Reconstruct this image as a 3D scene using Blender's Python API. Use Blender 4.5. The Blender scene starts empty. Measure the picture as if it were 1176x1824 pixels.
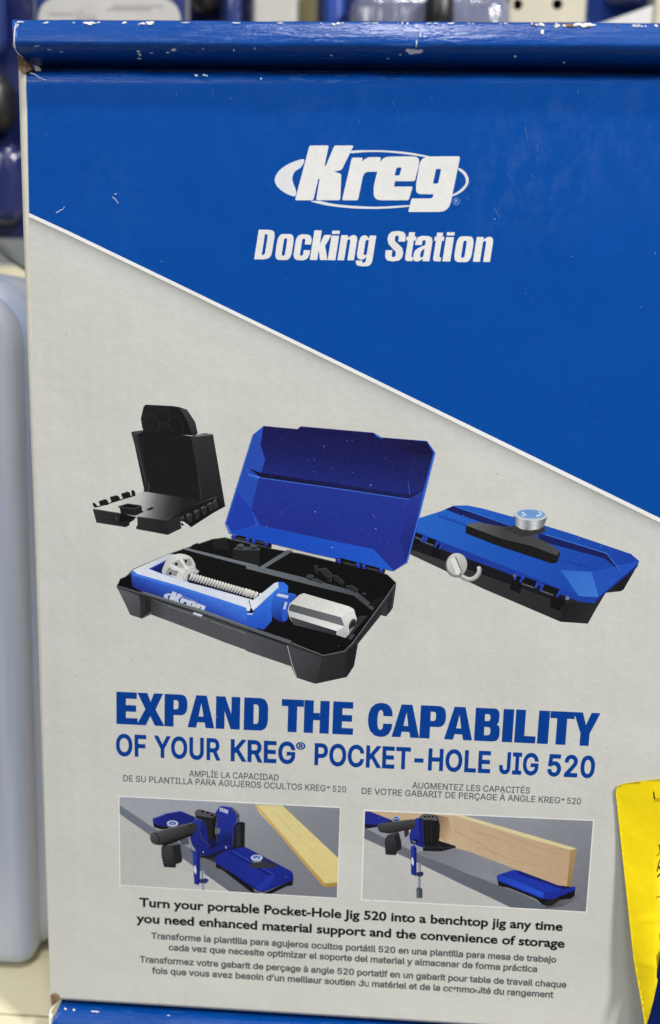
import bpy, bmesh, math, random, json
import numpy as np
from mathutils import Vector, Matrix
from mathutils.geometry import delaunay_2d_cdt

random.seed(7)
sc = bpy.context.scene
COL = sc.collection
rad = math.radians

# ------------------------------------------------------------------ camera
PW, PH, F = 1176.0, 1824.0, 1800.0          # photograph size and focal length in its pixels
DIST = 0.40                                 # metres from the lens to the printed panel
ra, rb, rc = rad(9.70), rad(3.34), rad(1.335)
Rx = np.array([[1, 0, 0], [0, math.cos(ra), -math.sin(ra)], [0, math.sin(ra), math.cos(ra)]])
Ry = np.array([[math.cos(rb), 0, math.sin(rb)], [0, 1, 0], [-math.sin(rb), 0, math.cos(rb)]])
Rz = np.array([[math.cos(rc), -math.sin(rc), 0], [math.sin(rc), math.cos(rc), 0], [0, 0, 1]])
RR = Rz @ Rx @ Ry
MW = np.array([[1, 0, 0], [0, 0, 1], [0, -1, 0]], float)   # panel axes (right, down, in) -> world
CW = MW @ (RR.T @ np.array([0, 0, -DIST]))                 # camera position
Xc, Yc, Zc = (MW @ RR.T @ e for e in np.eye(3))            # camera right, down, forward in world
cam = bpy.data.cameras.new('camera')
camo = bpy.data.objects.new('camera', cam)
COL.objects.link(camo)
m = Matrix.Identity(4)
for i in range(3):
    m[i][0], m[i][1], m[i][2], m[i][3] = Xc[i], -Yc[i], -Zc[i], CW[i]
camo.matrix_world = m
cam.sensor_fit = 'VERTICAL'
cam.sensor_height = 36.0
cam.sensor_width = 36.0
cam.lens = F / PH * 36.0
cam.clip_start = 0.01
cam.clip_end = 50
cam.dof.use_dof = True
cam.dof.focus_distance = DIST
cam.dof.aperture_fstop = cam.lens / 1000 / 0.0068
sc.camera = camo

# ------------------------------------------------------------------ light
world = bpy.data.worlds.new('World')
sc.world = world
world.use_nodes = True
world.node_tree.nodes['Background'].inputs[0].default_value = (0.93, 0.96, 1.0, 1)
world.node_tree.nodes['Background'].inputs[1].default_value = 0.22

def area(name, loc, target, sx, sy, power, col):
    l = bpy.data.lights.new(name, 'AREA')
    l.shape = 'RECTANGLE'
    l.size, l.size_y, l.energy, l.color = sx, sy, power, col
    o = bpy.data.objects.new(name, l)
    COL.objects.link(o)
    o.location = loc
    o.rotation_euler = (Vector(target) - Vector(loc)).to_track_quat('-Z', 'Y').to_euler()
    return o

# ceiling fixtures of the shop aisle
area('ceiling_strip_light', (0.02, -0.62, 2.05), (0, 0, 0), 0.30, 0.10, 20, (1.0, 0.985, 0.95))
area('ceiling_panel_light', (1.50, -1.15, 1.45), (0, 0, -0.05), 0.30, 0.28, 56, (1.0, 0.98, 0.95))
area('ceiling_panel_light', (-1.3, -2.3, 1.7), (0, 0, 0), 1.2, 0.6, 21, (0.97, 0.99, 1.0))
sc.view_settings.view_transform = 'Standard'
sc.view_settings.look = 'None'
sc.view_settings.exposure = 0.0
sc.view_settings.gamma = 1.0
sc.view_settings.use_curve_mapping = False
sc.render.engine = 'CYCLES'
sc.cycles.use_denoising = True
sc.cycles.max_bounces = 8
sc.cycles.transmission_bounces = 6

# ------------------------------------------------------------------ helpers
def ray(px, py):
    d = MW @ (RR.T @ np.array([(px - PW / 2) / F, (py - PH / 2) / F, 1.0]))
    return d

def P(px, py, y=0.0):
    """world point seen at a photograph pixel on the vertical plane Y = y"""
    d = ray(px, py)
    t = (y - CW[1]) / d[1]
    return Vector(CW + t * d)

def PJ(v):
    d = np.array(v) - CW
    return (PW / 2 + F * d.dot(Xc) / d.dot(Zc), PH / 2 + F * d.dot(Yc) / d.dot(Zc))

def PZ(px, py, z):
    d = ray(px, py)
    t = (z - CW[2]) / d[2]
    return Vector(CW + t * d)

def lin(c):
    out = []
    for v in c[:3]:
        v = v / 255.0
        out.append(v / 12.92 if v <= 0.04045 else ((v + 0.055) / 1.055) ** 2.4)
    return tuple(out)

def empty(name, loc, label, cat, group=None):
    o = bpy.data.objects.new(name, None)
    COL.objects.link(o)
    o.location = loc
    o.empty_display_size = 0.02
    tag(o, label, cat, group)
    return o

def tag(o, label, cat=None, group=None):
    o['label'] = label
    if cat: o['category'] = cat
    if group: o['group'] = group
    return o

def mesh_obj(name, verts, faces, mat, parent=None, cols=None, smooth=False):
    me = bpy.data.meshes.new(name)
    off = Vector(root_of(parent)) if parent else Vector((0, 0, 0))
    me.from_pydata([tuple(Vector(v) - off) for v in verts], [], faces)
    if cols is not None:
        a = me.color_attributes.new('Col', 'FLOAT_COLOR', 'CORNER')
        flat = []
        for f in faces:
            for i in f:
                c = cols[i]
                flat += [c[0], c[1], c[2], 1.0]
        a.data.foreach_set('color', flat)
    if smooth:
        me.polygons.foreach_set('use_smooth', [True] * len(me.polygons))
    me.materials.append(mat)
    me.update()
    o = bpy.data.objects.new(name, me)
    COL.objects.link(o)
    if parent: o.parent = parent
    return o

def root_of(p):
    # every child sits at its thing's origin, so world = local + that origin
    v = Vector((0, 0, 0))
    while p is not None:
        v += p.location
        p = p.parent
    return v

class MB:
    """collects faces, then links them as one mesh"""
    def __init__(self): self.v, self.f = [], []
    def add(self, verts, faces):
        n = len(self.v)
        self.v += [Vector(v) for v in verts]
        self.f += [tuple(i + n for i in f) for f in faces]
        return self
    def box(self, x0, x1, y0, y1, z0, z1, b=0.0):
        if b <= 0:
            v = [(x, y, z) for x in (x0, x1) for y in (y0, y1) for z in (z0, z1)]
            return self.add(v, [(0, 1, 3, 2), (4, 6, 7, 5), (0, 4, 5, 1), (2, 3, 7, 6), (0, 2, 6, 4), (1, 5, 7, 3)])
        return self.rbox(x0, x1, y0, y1, z0, z1, b, 3)
    def rbox(self, x0, x1, y0, y1, z0, z1, r, n=4):
        """box with all edges rounded (superellipsoid-like sweep)"""
        r = min(r, (x1 - x0) / 2.001, (y1 - y0) / 2.001, (z1 - z0) / 2.001)
        rows = []
        for k in range(2 * n + 2):
            a = -math.pi / 2 + (k if k <= n else k - 1) * (math.pi / 2) / n
            zc = (z0 + r) if k <= n else (z1 - r)
            z = zc + r * math.sin(a)
            rr = r * math.cos(a)
            ring = []
            for cx, cy, a0 in ((x1 - r, y1 - r, 0), (x0 + r, y1 - r, 90), (x0 + r, y0 + r, 180), (x1 - r, y0 + r, 270)):
                for j in range(n + 1):
                    t = rad(a0 + 90 * j / n)
                    ring.append((cx + rr * math.cos(t), cy + rr * math.sin(t), z))
            rows.append(ring)
        N = len(rows[0])
        vs = [v for r_ in rows for v in r_]
        fs = []
        for i in range(len(rows) - 1):
            for j in range(N):
                fs.append((i * N + j, i * N + (j + 1) % N, (i + 1) * N + (j + 1) % N, (i + 1) * N + j))
        fs.append(tuple(range(N))[::-1])
        fs.append(tuple(range((len(rows) - 1) * N, len(rows) * N)))
        return self.add(vs, fs)
    def tube(self, pts, r, n=10):
        pts = [Vector(p) for p in pts]
        rings = []
        for i, p in enumerate(pts):
            d = (pts[min(i + 1, len(pts) - 1)] - pts[max(i - 1, 0)]).normalized()
            u = d.orthogonal().normalized() if abs(d.z) > .95 else d.cross(Vector((0, 0, 1))).normalized()
            w = d.cross(u)
            rings += [p + r * (math.cos(2 * math.pi * k / n) * u + math.sin(2 * math.pi * k / n) * w) for k in range(n)]
        fs = []
        for i in range(len(pts) - 1):
            for k in range(n):
                fs.append((i * n + k, i * n + (k + 1) % n, (i + 1) * n + (k + 1) % n, (i + 1) * n + k))
        fs.append(tuple(range(n))[::-1])
        fs.append(tuple(range((len(pts) - 1) * n, len(pts) * n)))
        return self.add(rings, fs)
    def build(self, name, mat, parent=None, smooth=False):
        o = mesh_obj(name, self.v, self.f, mat, parent, None, smooth)
        bm = bmesh.new()
        bm.from_mesh(o.data)
        bmesh.ops.recalc_face_normals(bm, faces=bm.faces)
        bm.to_mesh(o.data)
        bm.free()
        return o

# ------------------------------------------------------------------ materials
def new_mat(name):
    m = bpy.data.materials.new(name)
    m.use_nodes = True
    nt = m.node_tree
    return m, nt, nt.nodes['Principled BSDF'], nt.links.new

def noise(nt, coord, scale, detail=3, rough=.5, stretch=None):
    n = nt.nodes.new('ShaderNodeTexNoise')
    n.inputs['Scale'].default_value = scale
    n.inputs['Detail'].default_value = detail
    n.inputs['Roughness'].default_value = rough
    if stretch:
        mp = nt.nodes.new('ShaderNodeMapping')
        mp.inputs['Scale'].default_value = stretch
        nt.links.new(coord, mp.inputs['Vector'])
        coord = mp.outputs[0]
    nt.links.new(coord, n.inputs['Vector'])
    return n

def ramp(nt, src, p0, p1, c0=(0, 0, 0, 1), c1=(1, 1, 1, 1)):
    r = nt.nodes.new('ShaderNodeValToRGB')
    r.color_ramp.elements[0].position, r.color_ramp.elements[1].position = p0, p1
    r.color_ramp.elements[0].color, r.color_ramp.elements[1].color = c0, c1
    nt.links.new(src, r.inputs[0])
    return r

def mix(nt, fac, a, b, mode='MIX'):
    n = nt.nodes.new('ShaderNodeMix')
    n.data_type = 'RGBA'
    n.blend_type = mode
    for s, v in ((0, fac), (6, a), (7, b)):
        if hasattr(v, 'is_linked') or hasattr(v, 'links'): nt.links.new(v, n.inputs[s])
        else: n.inputs[s].default_value = v
    return n.outputs[2]

def bump(nt, src, strength, dist, prev=None):
    b = nt.nodes.new('ShaderNodeBump')
    b.inputs['Strength'].default_value = strength
    b.inputs['Distance'].default_value = dist
    nt.links.new(src, b.inputs['Height'])
    if prev: nt.links.new(prev, b.inputs['Normal'])
    return b.outputs[0]

def coord(nt):
    return nt.nodes.new('ShaderNodeTexCoord').outputs['Object']

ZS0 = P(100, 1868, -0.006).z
PALE_PATCHES = [(P(x, y).x, P(x, y).z - ZS0, r, k) for x, y, r, k in ((935, 300, .036, .12), (205, 350, .022, .06), (1120, 230, .035, .07), (600, 165, .05, .05))]

def print_material():
    """offset print on clay-coated corrugated board; the ink colour comes from the mesh"""
    m, nt, b, L = new_mat('printed_board')
    at = nt.nodes.new('ShaderNodeAttribute')
    at.attribute_name = 'Col'
    co = coord(nt)
    grain = noise(nt, co, 2600, 2, .6)
    fib = noise(nt, co, 1100, 3, .6, (1, 1, .7))
    warp = noise(nt, co, 900, 3, .6, (.25, 1, 1))
    fleck = noise(nt, co, 800, 1, .5)
    g = ramp(nt, grain.outputs[0], .25, .75, (.90, .90, .90, 1), (1.07, 1.07, 1.07, 1))
    c = mix(nt, 1.0, at.outputs['Color'], g.outputs[0], 'MULTIPLY')
    g2 = ramp(nt, fib.outputs[0], .3, .7, (.97, .97, .97, 1), (1.025, 1.025, 1.025, 1))
    c = mix(nt, 1.0, c, g2.outputs[0], 'MULTIPLY')
    g5 = ramp(nt, warp.outputs[0], .3, .7, (.975, .975, .975, 1), (1.02, 1.02, 1.02, 1))
    c = mix(nt, 1.0, c, g5.outputs[0], 'MULTIPLY')
    # paper tooth left uninked
    g6 = ramp(nt, grain.outputs[0], .45, .80, (0, 0, 0, 1), (.010, .010, .012, 1))
    c = mix(nt, 1.0, c, g6.outputs[0], 'ADD')
    blot = noise(nt, co, 22, 4, .6)
    g3 = ramp(nt, blot.outputs[0], .3, .75, (.965, .965, .965, 1), (1.03, 1.03, 1.03, 1))
    c = mix(nt, 1.0, c, g3.outputs[0], 'MULTIPLY')
    # pale patches: light on dents put into the colour, plus rubbed ink
    for (cx, cz, rad_, k) in PALE_PATCHES:
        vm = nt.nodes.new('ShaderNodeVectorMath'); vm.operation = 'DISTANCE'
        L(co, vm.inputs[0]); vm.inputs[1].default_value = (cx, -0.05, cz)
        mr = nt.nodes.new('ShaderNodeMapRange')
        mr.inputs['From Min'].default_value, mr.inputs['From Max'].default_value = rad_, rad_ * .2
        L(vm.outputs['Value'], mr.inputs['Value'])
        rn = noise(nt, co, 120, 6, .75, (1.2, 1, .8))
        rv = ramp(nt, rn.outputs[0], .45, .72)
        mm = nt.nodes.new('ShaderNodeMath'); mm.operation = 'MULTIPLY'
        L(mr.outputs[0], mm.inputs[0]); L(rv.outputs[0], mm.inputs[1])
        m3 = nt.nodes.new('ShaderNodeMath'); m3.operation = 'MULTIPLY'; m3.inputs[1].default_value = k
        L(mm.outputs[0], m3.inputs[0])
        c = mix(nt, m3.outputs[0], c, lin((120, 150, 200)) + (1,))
    drag = noise(nt, co, 60, 4, .6, (1, 1, .07))
    g4 = ramp(nt, drag.outputs[0], .32, .72, (.98, .98, .98, 1), (1.022, 1.022, 1.022, 1))
    c = mix(nt, 1.0, c, g4.outputs[0], 'MULTIPLY')
    fl = ramp(nt, fleck.outputs[0], .79, .86)
    fm = nt.nodes.new('ShaderNodeMath'); fm.operation = 'MULTIPLY'; fm.inputs[1].default_value = .08
    L(fl.outputs[0], fm.inputs[0])
    c = mix(nt, fm.outputs[0], c, (.55, .58, .66, 1))
    L(c, b.inputs['Base Color'])
    rr = ramp(nt, blot.outputs[0], .3, .7, (.30, .30, .30, 1), (.40, .40, .40, 1))
    L(rr.outputs[0], b.inputs['Roughness'])
    b.inputs['Specular IOR Level'].default_value = .11
    # flutes of the board showing through, soft dents, paper tooth
    w = nt.nodes.new('ShaderNodeTexWave')
    w.wave_type, w.bands_direction = 'BANDS', 'X'
    w.inputs['Scale'].default_value = 58
    w.inputs['Distortion'].default_value = 1.2
    w.inputs['Detail'].default_value = 1.0
    L(co, w.inputs['Vector'])
    dent = noise(nt, co, 26, 4, .55)
    n = bump(nt, w.outputs['Fac'], .05, .00035)
    n = bump(nt, dent.outputs[0], .45, .002, n)
    n = bump(nt, fib.outputs[0], .25, .00012, n)
    n = bump(nt, grain.outputs[0], .22, .00006, n)
    L(n, b.inputs['Normal'])
    return m

def gloss_blue_material():
    """creased glossy blue board of the folded rims, scuffed along its ridges"""
    m, nt, b, L = new_mat('glossy_blue_board')
    co = coord(nt)
    base = lin((0, 68, 150))
    n1 = noise(nt, co, 60, 4, .6, (.35, 1, 1))
    c = mix(nt, 1.0, base + (1,), ramp(nt, n1.outputs[0], .3, .7, (.86, .88, .90, 1), (1.10, 1.08, 1.05, 1)).outputs[0], 'MULTIPLY')
    # rubbed streaks along the roll, gathered in patches
    sc1 = noise(nt, co, 900, 4, .7, (.10, 1, 1))
    patch = noise(nt, co, 16, 3, .6, (.6, 1, 1))
    f = ramp(nt, sc1.outputs[0], .55, .74)
    f2 = ramp(nt, patch.outputs[0], .40, .66, (.10, .10, .10, 1), (1, 1, 1, 1))
    fm = nt.nodes.new('ShaderNodeMath'); fm.operation = 'MULTIPLY'
    L(f.outputs[0], fm.inputs[0]); L(f2.outputs[0], fm.inputs[1])
    fm2 = nt.nodes.new('ShaderNodeMath'); fm2.operation = 'MULTIPLY'; fm2.inputs[1].default_value = .27
    L(fm.outputs[0], fm2.inputs[0])
    c = mix(nt, fm2.outputs[0], c, lin((150, 178, 222)) + (1,))
    L(c, b.inputs['Base Color'])
    rr = ramp(nt, patch.outputs[0], .35, .7, (.36, .36, .36, 1), (.18, .18, .18, 1))
    L(rr.outputs[0], b.inputs['Roughness'])
    b.inputs['Specular IOR Level'].default_value = .34
    wr = noise(nt, co, 300, 4, .65, (.12, 1, 1))
    wr2 = noise(nt, co, 1300, 3, .6, (.35, 1, 1))
    wr3 = noise(nt, co, 30, 2, .5, (1, 1, 1))
    n = bump(nt, wr3.outputs[0], .25, .0015)
    n = bump(nt, wr.outputs[0], .7, .0007, n)
    n = bump(nt, wr2.outputs[0], .55, .0002, n)
    L(n, b.inputs['Normal'])
    return m

def plain(name, c, rough=.5, spec=.4, var=.08, nscale=60, bstr=.1, bdist=.0004, bscale=900, metal=0.0, sss=0.0):
    m, nt, b, L = new_mat(name)
    co = coord(nt)
    n1 = noise(nt, co, nscale, 4, .6)
    v = var
    cc = mix(nt, 1.0, lin(c) + (1,), ramp(nt, n1.outputs[0], .3, .7, (1 - v,) * 3 + (1,), (1 + v,) * 3 + (1,)).outputs[0], 'MULTIPLY')
    L(cc, b.inputs['Base Color'])
    b.inputs['Roughness'].default_value = rough
    b.inputs['Specular IOR Level'].default_value = spec
    b.inputs['Metallic'].default_value = metal
    n2 = noise(nt, co, bscale, 3, .6)
    L(bump(nt, n2.outputs[0], bstr, bdist), b.inputs['Normal'])
    return m

def film_material(name, c, rough=.18):
    """crinkled clear film over a coloured card"""
    m, nt, b, L = new_mat(name)
    co = coord(nt)
    n1 = noise(nt, co, 24, 4, .6, (1, 1, .5))
    cc = mix(nt, 1.0, lin(c) + (1,), ramp(nt, n1.outputs[0], .3, .7, (.7, .7, .72, 1), (1.25, 1.25, 1.25, 1)).outputs[0], 'MULTIPLY')
    L(cc, b.inputs['Base Color'])
    b.inputs['Roughness'].default_value = rough
    b.inputs['Coat Weight'].default_value = .7
    b.inputs['Coat Roughness'].default_value = .08
    n2 = noise(nt, co, 60, 3, .6, (1, 1, .3))
    L(bump(nt, n2.outputs[0], .7, .006), b.inputs['Normal'])
    return m

def frosted_material():
    m, nt, b, L = new_mat('frosted_polypropylene')
    co = coord(nt)
    n1 = noise(nt, co, 75, 3, .5, (1, 1, .05))
    cc = ramp(nt, n1.outputs[0], .34, .66, lin((186, 198, 226)) + (1,), lin((218, 221, 232)) + (1,))  # vertical bands put the plastic's soft highlights into its colour
    L(cc.outputs[0], b.inputs['Base Color'])
    b.inputs['Roughness'].default_value = .38
    b.inputs['Specular IOR Level'].default_value = .45
    b.inputs['Subsurface Weight'].default_value = .5
    b.inputs['Subsurface Radius'].default_value = (.010, .012, .016)
    n2 = noise(nt, co, 700, 3, .6)
    n3 = noise(nt, co, 25, 2, .5)
    n = bump(nt, n3.outputs[0], .15, .002)
    L(bump(nt, n2.outputs[0], .15, .0002, n), b.inputs['Normal'])
    return m

def sticker_material():
    m, nt, b, L = new_mat('yellow_sticker_paper')
    co = coord(nt)
    n1 = noise(nt, co, 70, 4, .6)
    cc = mix(nt, 1.0, lin((246, 218, 6)) + (1,), ramp(nt, n1.outputs[0], .3, .7, (.95, .94, .9, 1), (1.04, 1.04, 1.04, 1)).outputs[0], 'MULTIPLY')
    L(cc, b.inputs['Base Color'])
    b.inputs['Roughness'].default_value = .42
    b.inputs['Specular IOR Level'].default_value = .4
    n2 = noise(nt, co, 55, 3, .5)
    n3 = noise(nt, co, 900, 2, .5)
    n = bump(nt, n2.outputs[0], .6, .0016)
    L(bump(nt, n3.outputs[0], .15, .0001, n), b.inputs['Normal'])
    return m

def kraft_material():
    m, nt, b, L = new_mat('bare_kraft_board')
    co = coord(nt)
    n1 = noise(nt, co, 500, 4, .7, (1, 1, .25))
    cc = ramp(nt, n1.outputs[0], .3, .7, lin((70, 52, 40)) + (1,), lin((150, 120, 92)) + (1,))
    L(cc.outputs[0], b.inputs['Base Color'])
    b.inputs['Roughness'].default_value = .9
    L(bump(nt, n1.outputs[0], .8, .0008), b.inputs['Normal'])
    return m

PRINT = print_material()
BLUE = gloss_blue_material()
KRAFT = kraft_material()
WHITECHIP = plain('bare_white_liner', (238, 238, 235), .8, .2, .08, 700, .4, .0003)
CREAM = plain('cream_board_edge', (236, 231, 216), .75, .2, .05, 200, .3, .0003)
SHELFM = plain('cream_enamel', (234, 226, 194), .42, .4, .04, 30, .08, .0002)
FROST = frosted_material()
YELLOW = sticker_material()
NAVY = plain('navy_card', (8, 30, 88), .45, .08, .06, 120, .2, .0002)
BLACKINK = plain('black_marker_ink', (22, 20, 14), .5, .3, .1)
GREYCARD = plain('warm_grey_card', (184, 182, 178), .5, .4, .06, 80, .2, .0005)
DARKPL = plain('black_tool_plastic', (26, 26, 28), .35, .5, .2, 60, .3, .0006)
STEEL = plain('grey_wire', (92, 96, 92), .35, .6, .1, 60, .1, .0003, 900, .6)
HOLE = plain('slot_black', (8, 8, 8), .9, .1)
BLUEFILM = film_material('blue_blister_card', (44, 58, 118))
NAVYFILM = film_material('navy_blister_card', (26, 34, 84))
GREYFILM = film_material('grey_blister_card', (110, 114, 138))
WHITELAB = plain('white_paper_label', (205, 205, 205), .5, .3, .05, 80)
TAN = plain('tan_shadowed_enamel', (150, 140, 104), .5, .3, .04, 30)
BLUECARD = plain('blue_printed_card', (22, 62, 150), .4, .4, .08, 50, .2, .0005)

# ------------------------------------------------------------------ flat printing
def winding(pt, contours):
    w = 0
    x, y = pt
    for c in contours:
        n = len(c)
        for i in range(n):
            x0, y0 = c[i]
            x1, y1 = c[(i + 1) % n]
            if y0 <= y:
                if y1 > y and (x1 - x0) * (y - y0) - (x - x0) * (y1 - y0) > 0: w += 1
            elif y1 <= y and (x1 - x0) * (y - y0) - (x - x0) * (y1 - y0) < 0: w -= 1
    return w

def fill(contours, evenodd=False):
    """triangles of the non-zero (or even-odd) fill of closed contours"""
    vs, es = [], []
    for c in contours:
        n0 = len(vs)
        vs += [Vector(p) for p in c]
        es += [(n0 + i, n0 + (i + 1) % len(c)) for i in range(len(c))]
    r = delaunay_2d_cdt(vs, es, [], 0, 1e-6)
    V = [(v[0], v[1]) for v in r[0]]
    out = []
    for f in r[2]:
        cx = sum(V[i][0] for i in f) / len(f)
        cy = sum(V[i][1] for i in f) / len(f)
        w = winding((cx, cy), contours)
        if (w % 2 if evenodd else w != 0): out.append(tuple(f))
    return V, out

def smooth(pts, n=5, closed=True):
    out = []
    N = len(pts)
    rng = range(N) if closed else range(N - 1)
    for i in rng:
        p0 = pts[(i - 1) % N] if closed or i > 0 else pts[i]
        p1, p2 = pts[i], pts[(i + 1) % N]
        p3 = pts[(i + 2) % N] if closed or i + 2 < N else p2
        for k in range(n):
            t = k / n
            out.append(tuple(.5 * (2 * b + (c - a) * t + (2 * a - 5 * b + 4 * c - d) * t * t + (3 * b - a - 3 * c + d) * t ** 3)
                             for a, b, c, d in zip(p0, p1, p2, p3)))
    if not closed: out.append(tuple(pts[-1]))
    return out

def ell(cx, cy, rx, ry, a=0, n=26, a0=0, a1=360):
    ca, sa = math.cos(rad(a)), math.sin(rad(a))
    out = []
    k = n if a1 - a0 >= 360 else n + 1
    for i in range(k):
        t = rad(a0 + (a1 - a0) * i / n)
        x, y = rx * math.cos(t), ry * math.sin(t)
        out.append((cx + x * ca - y * sa, cy + x * sa + y * ca))
    return out

def stroke(pts, w, w2=None):
    """outline of an open polyline of the given width"""
    L, R_ = [], []
    n = len(pts)
    for i in range(n):
        a, b = pts[max(i - 1, 0)], pts[min(i + 1, n - 1)]
        dx, dy = b[0] - a[0], b[1] - a[1]
        d = math.hypot(dx, dy) or 1
        ww = w if w2 is None else w + (w2 - w) * i / (n - 1)
        nx, ny = -dy / d * ww / 2, dx / d * ww / 2
        L.append((pts[i][0] + nx, pts[i][1] + ny))
        R_.append((pts[i][0] - nx, pts[i][1] - ny))
    return L + R_[::-1]

def rnd(pts, r, n=4):
    """round the corners of a polygon; r may be a number or one per corner"""
    out = []
    N = len(pts)
    for i in range(N):
        rr = r[i] if isinstance(r, (list, tuple)) else r
        p, a, b = pts[i], pts[i - 1], pts[(i + 1) % N]
        if rr <= 0:
            out.append(p); continue
        da, db = math.dist(p, a), math.dist(p, b)
        ra_, rb_ = min(rr, da * .49), min(rr, db * .49)
        q0 = tuple(p[k] + (a[k] - p[k]) * ra_ / da for k in (0, 1))
        q1 = tuple(p[k] + (b[k] - p[k]) * rb_ / db for k in (0, 1))
        for k in range(n + 1):
            t = k / n
            out.append(tuple((1 - t) ** 2 * q0[j] + 2 * t * (1 - t) * p[j] + t * t * q1[j] for j in (0, 1)))
    return out

def clip_tri(poly, clip):
    """Sutherland-Hodgman against a convex polygon (pixel y runs down, clockwise on screen)"""
    out = list(poly)
    n = len(clip)
    for i in range(n):
        a, b = clip[i], clip[(i + 1) % n]
        side = lambda p: (b[0] - a[0]) * (p[1] - a[1]) - (b[1] - a[1]) * (p[0] - a[0])
        res = []
        for k in range(len(out)):
            p, q = out[k], out[(k + 1) % len(out)]
            sp, sq = side(p), side(q)
            if sp >= 0: res.append(p)
            if (sp >= 0) != (sq >= 0):
                t = sp / (sp - sq)
                res.append((p[0] + (q[0] - p[0]) * t, p[1] + (q[1] - p[1]) * t))
        out = res
        if not out: break
    return out

LAYER = 0.0000012
class Art:
    """one printed picture or line of lettering: flat ink areas stacked a few microns apart on the panel"""
    def __init__(self, base=0.00008, ox=0, oy=0, s=1.0, clip=None):
        self.ox, self.oy, self.s, self.h = ox, oy, s, base
        self.clip = clip
        self.v, self.f, self.c = [], [], []
    def frame(self, ox, oy, s):
        self.ox, self.oy, self.s = ox, oy, s
        return self
    def px(self, p): return (self.ox + p[0] / self.s, self.oy + p[1] / self.s)
    def colour(self, col):
        if callable(col): return col
        if isinstance(col[0], (tuple, list)):
            # gradient: ((x, y), colour), ((x, y), colour), ...
            stops = [(self.px(p), np.array(lin(c))) for p, c in col]
            (a, _), (b, _) = stops[0], stops[-1]
            d = (b[0] - a[0], b[1] - a[1])
            dd = d[0] ** 2 + d[1] ** 2
            ts = [((p[0] - a[0]) * d[0] + (p[1] - a[1]) * d[1]) / dd for p, _ in stops]
            cs = [c for _, c in stops]
            def fn(p):
                t = ((p[0] - a[0]) * d[0] + (p[1] - a[1]) * d[1]) / dd
                return tuple(float(np.interp(t, ts, [c[k] for c in cs])) for k in range(3))
            return fn
        L = lin(col)
        return lambda p: L
    def add(self, *contours, col, eo=False, sub=0):
        fn = self.colour(col)
        cs = [[self.px(p) for p in c] for c in contours]
        V, T = fill(cs, eo)
        self.tris([[V[i] for i in t] for t in T], fn, sub)
        return self
    def tris(self, polys, fn, sub=0):
        if sub:
            for _ in range(sub):
                nx = []
                for a, b, c in polys:
                    ab, bc, ca = (tuple((p[k] + q[k]) / 2 for k in (0, 1)) for p, q in ((a, b), (b, c), (c, a)))
                    nx += [[a, ab, ca], [ab, b, bc], [ca, bc, c], [ab, bc, ca]]
                polys = nx
        self.h += LAYER
        for t in polys:
            if self.clip:
                t = clip_tri(t, self.clip)
                if len(t) < 3: continue
            n0 = len(self.v)
            for p in t:
                self.v.append(P(p[0], p[1], -self.h))
                self.c.append(fn(p))
            self.f.append(tuple(range(n0, n0 + len(t))))
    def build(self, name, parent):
        return mesh_obj(name, self.v, self.f, PRINT, parent, self.c)

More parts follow.
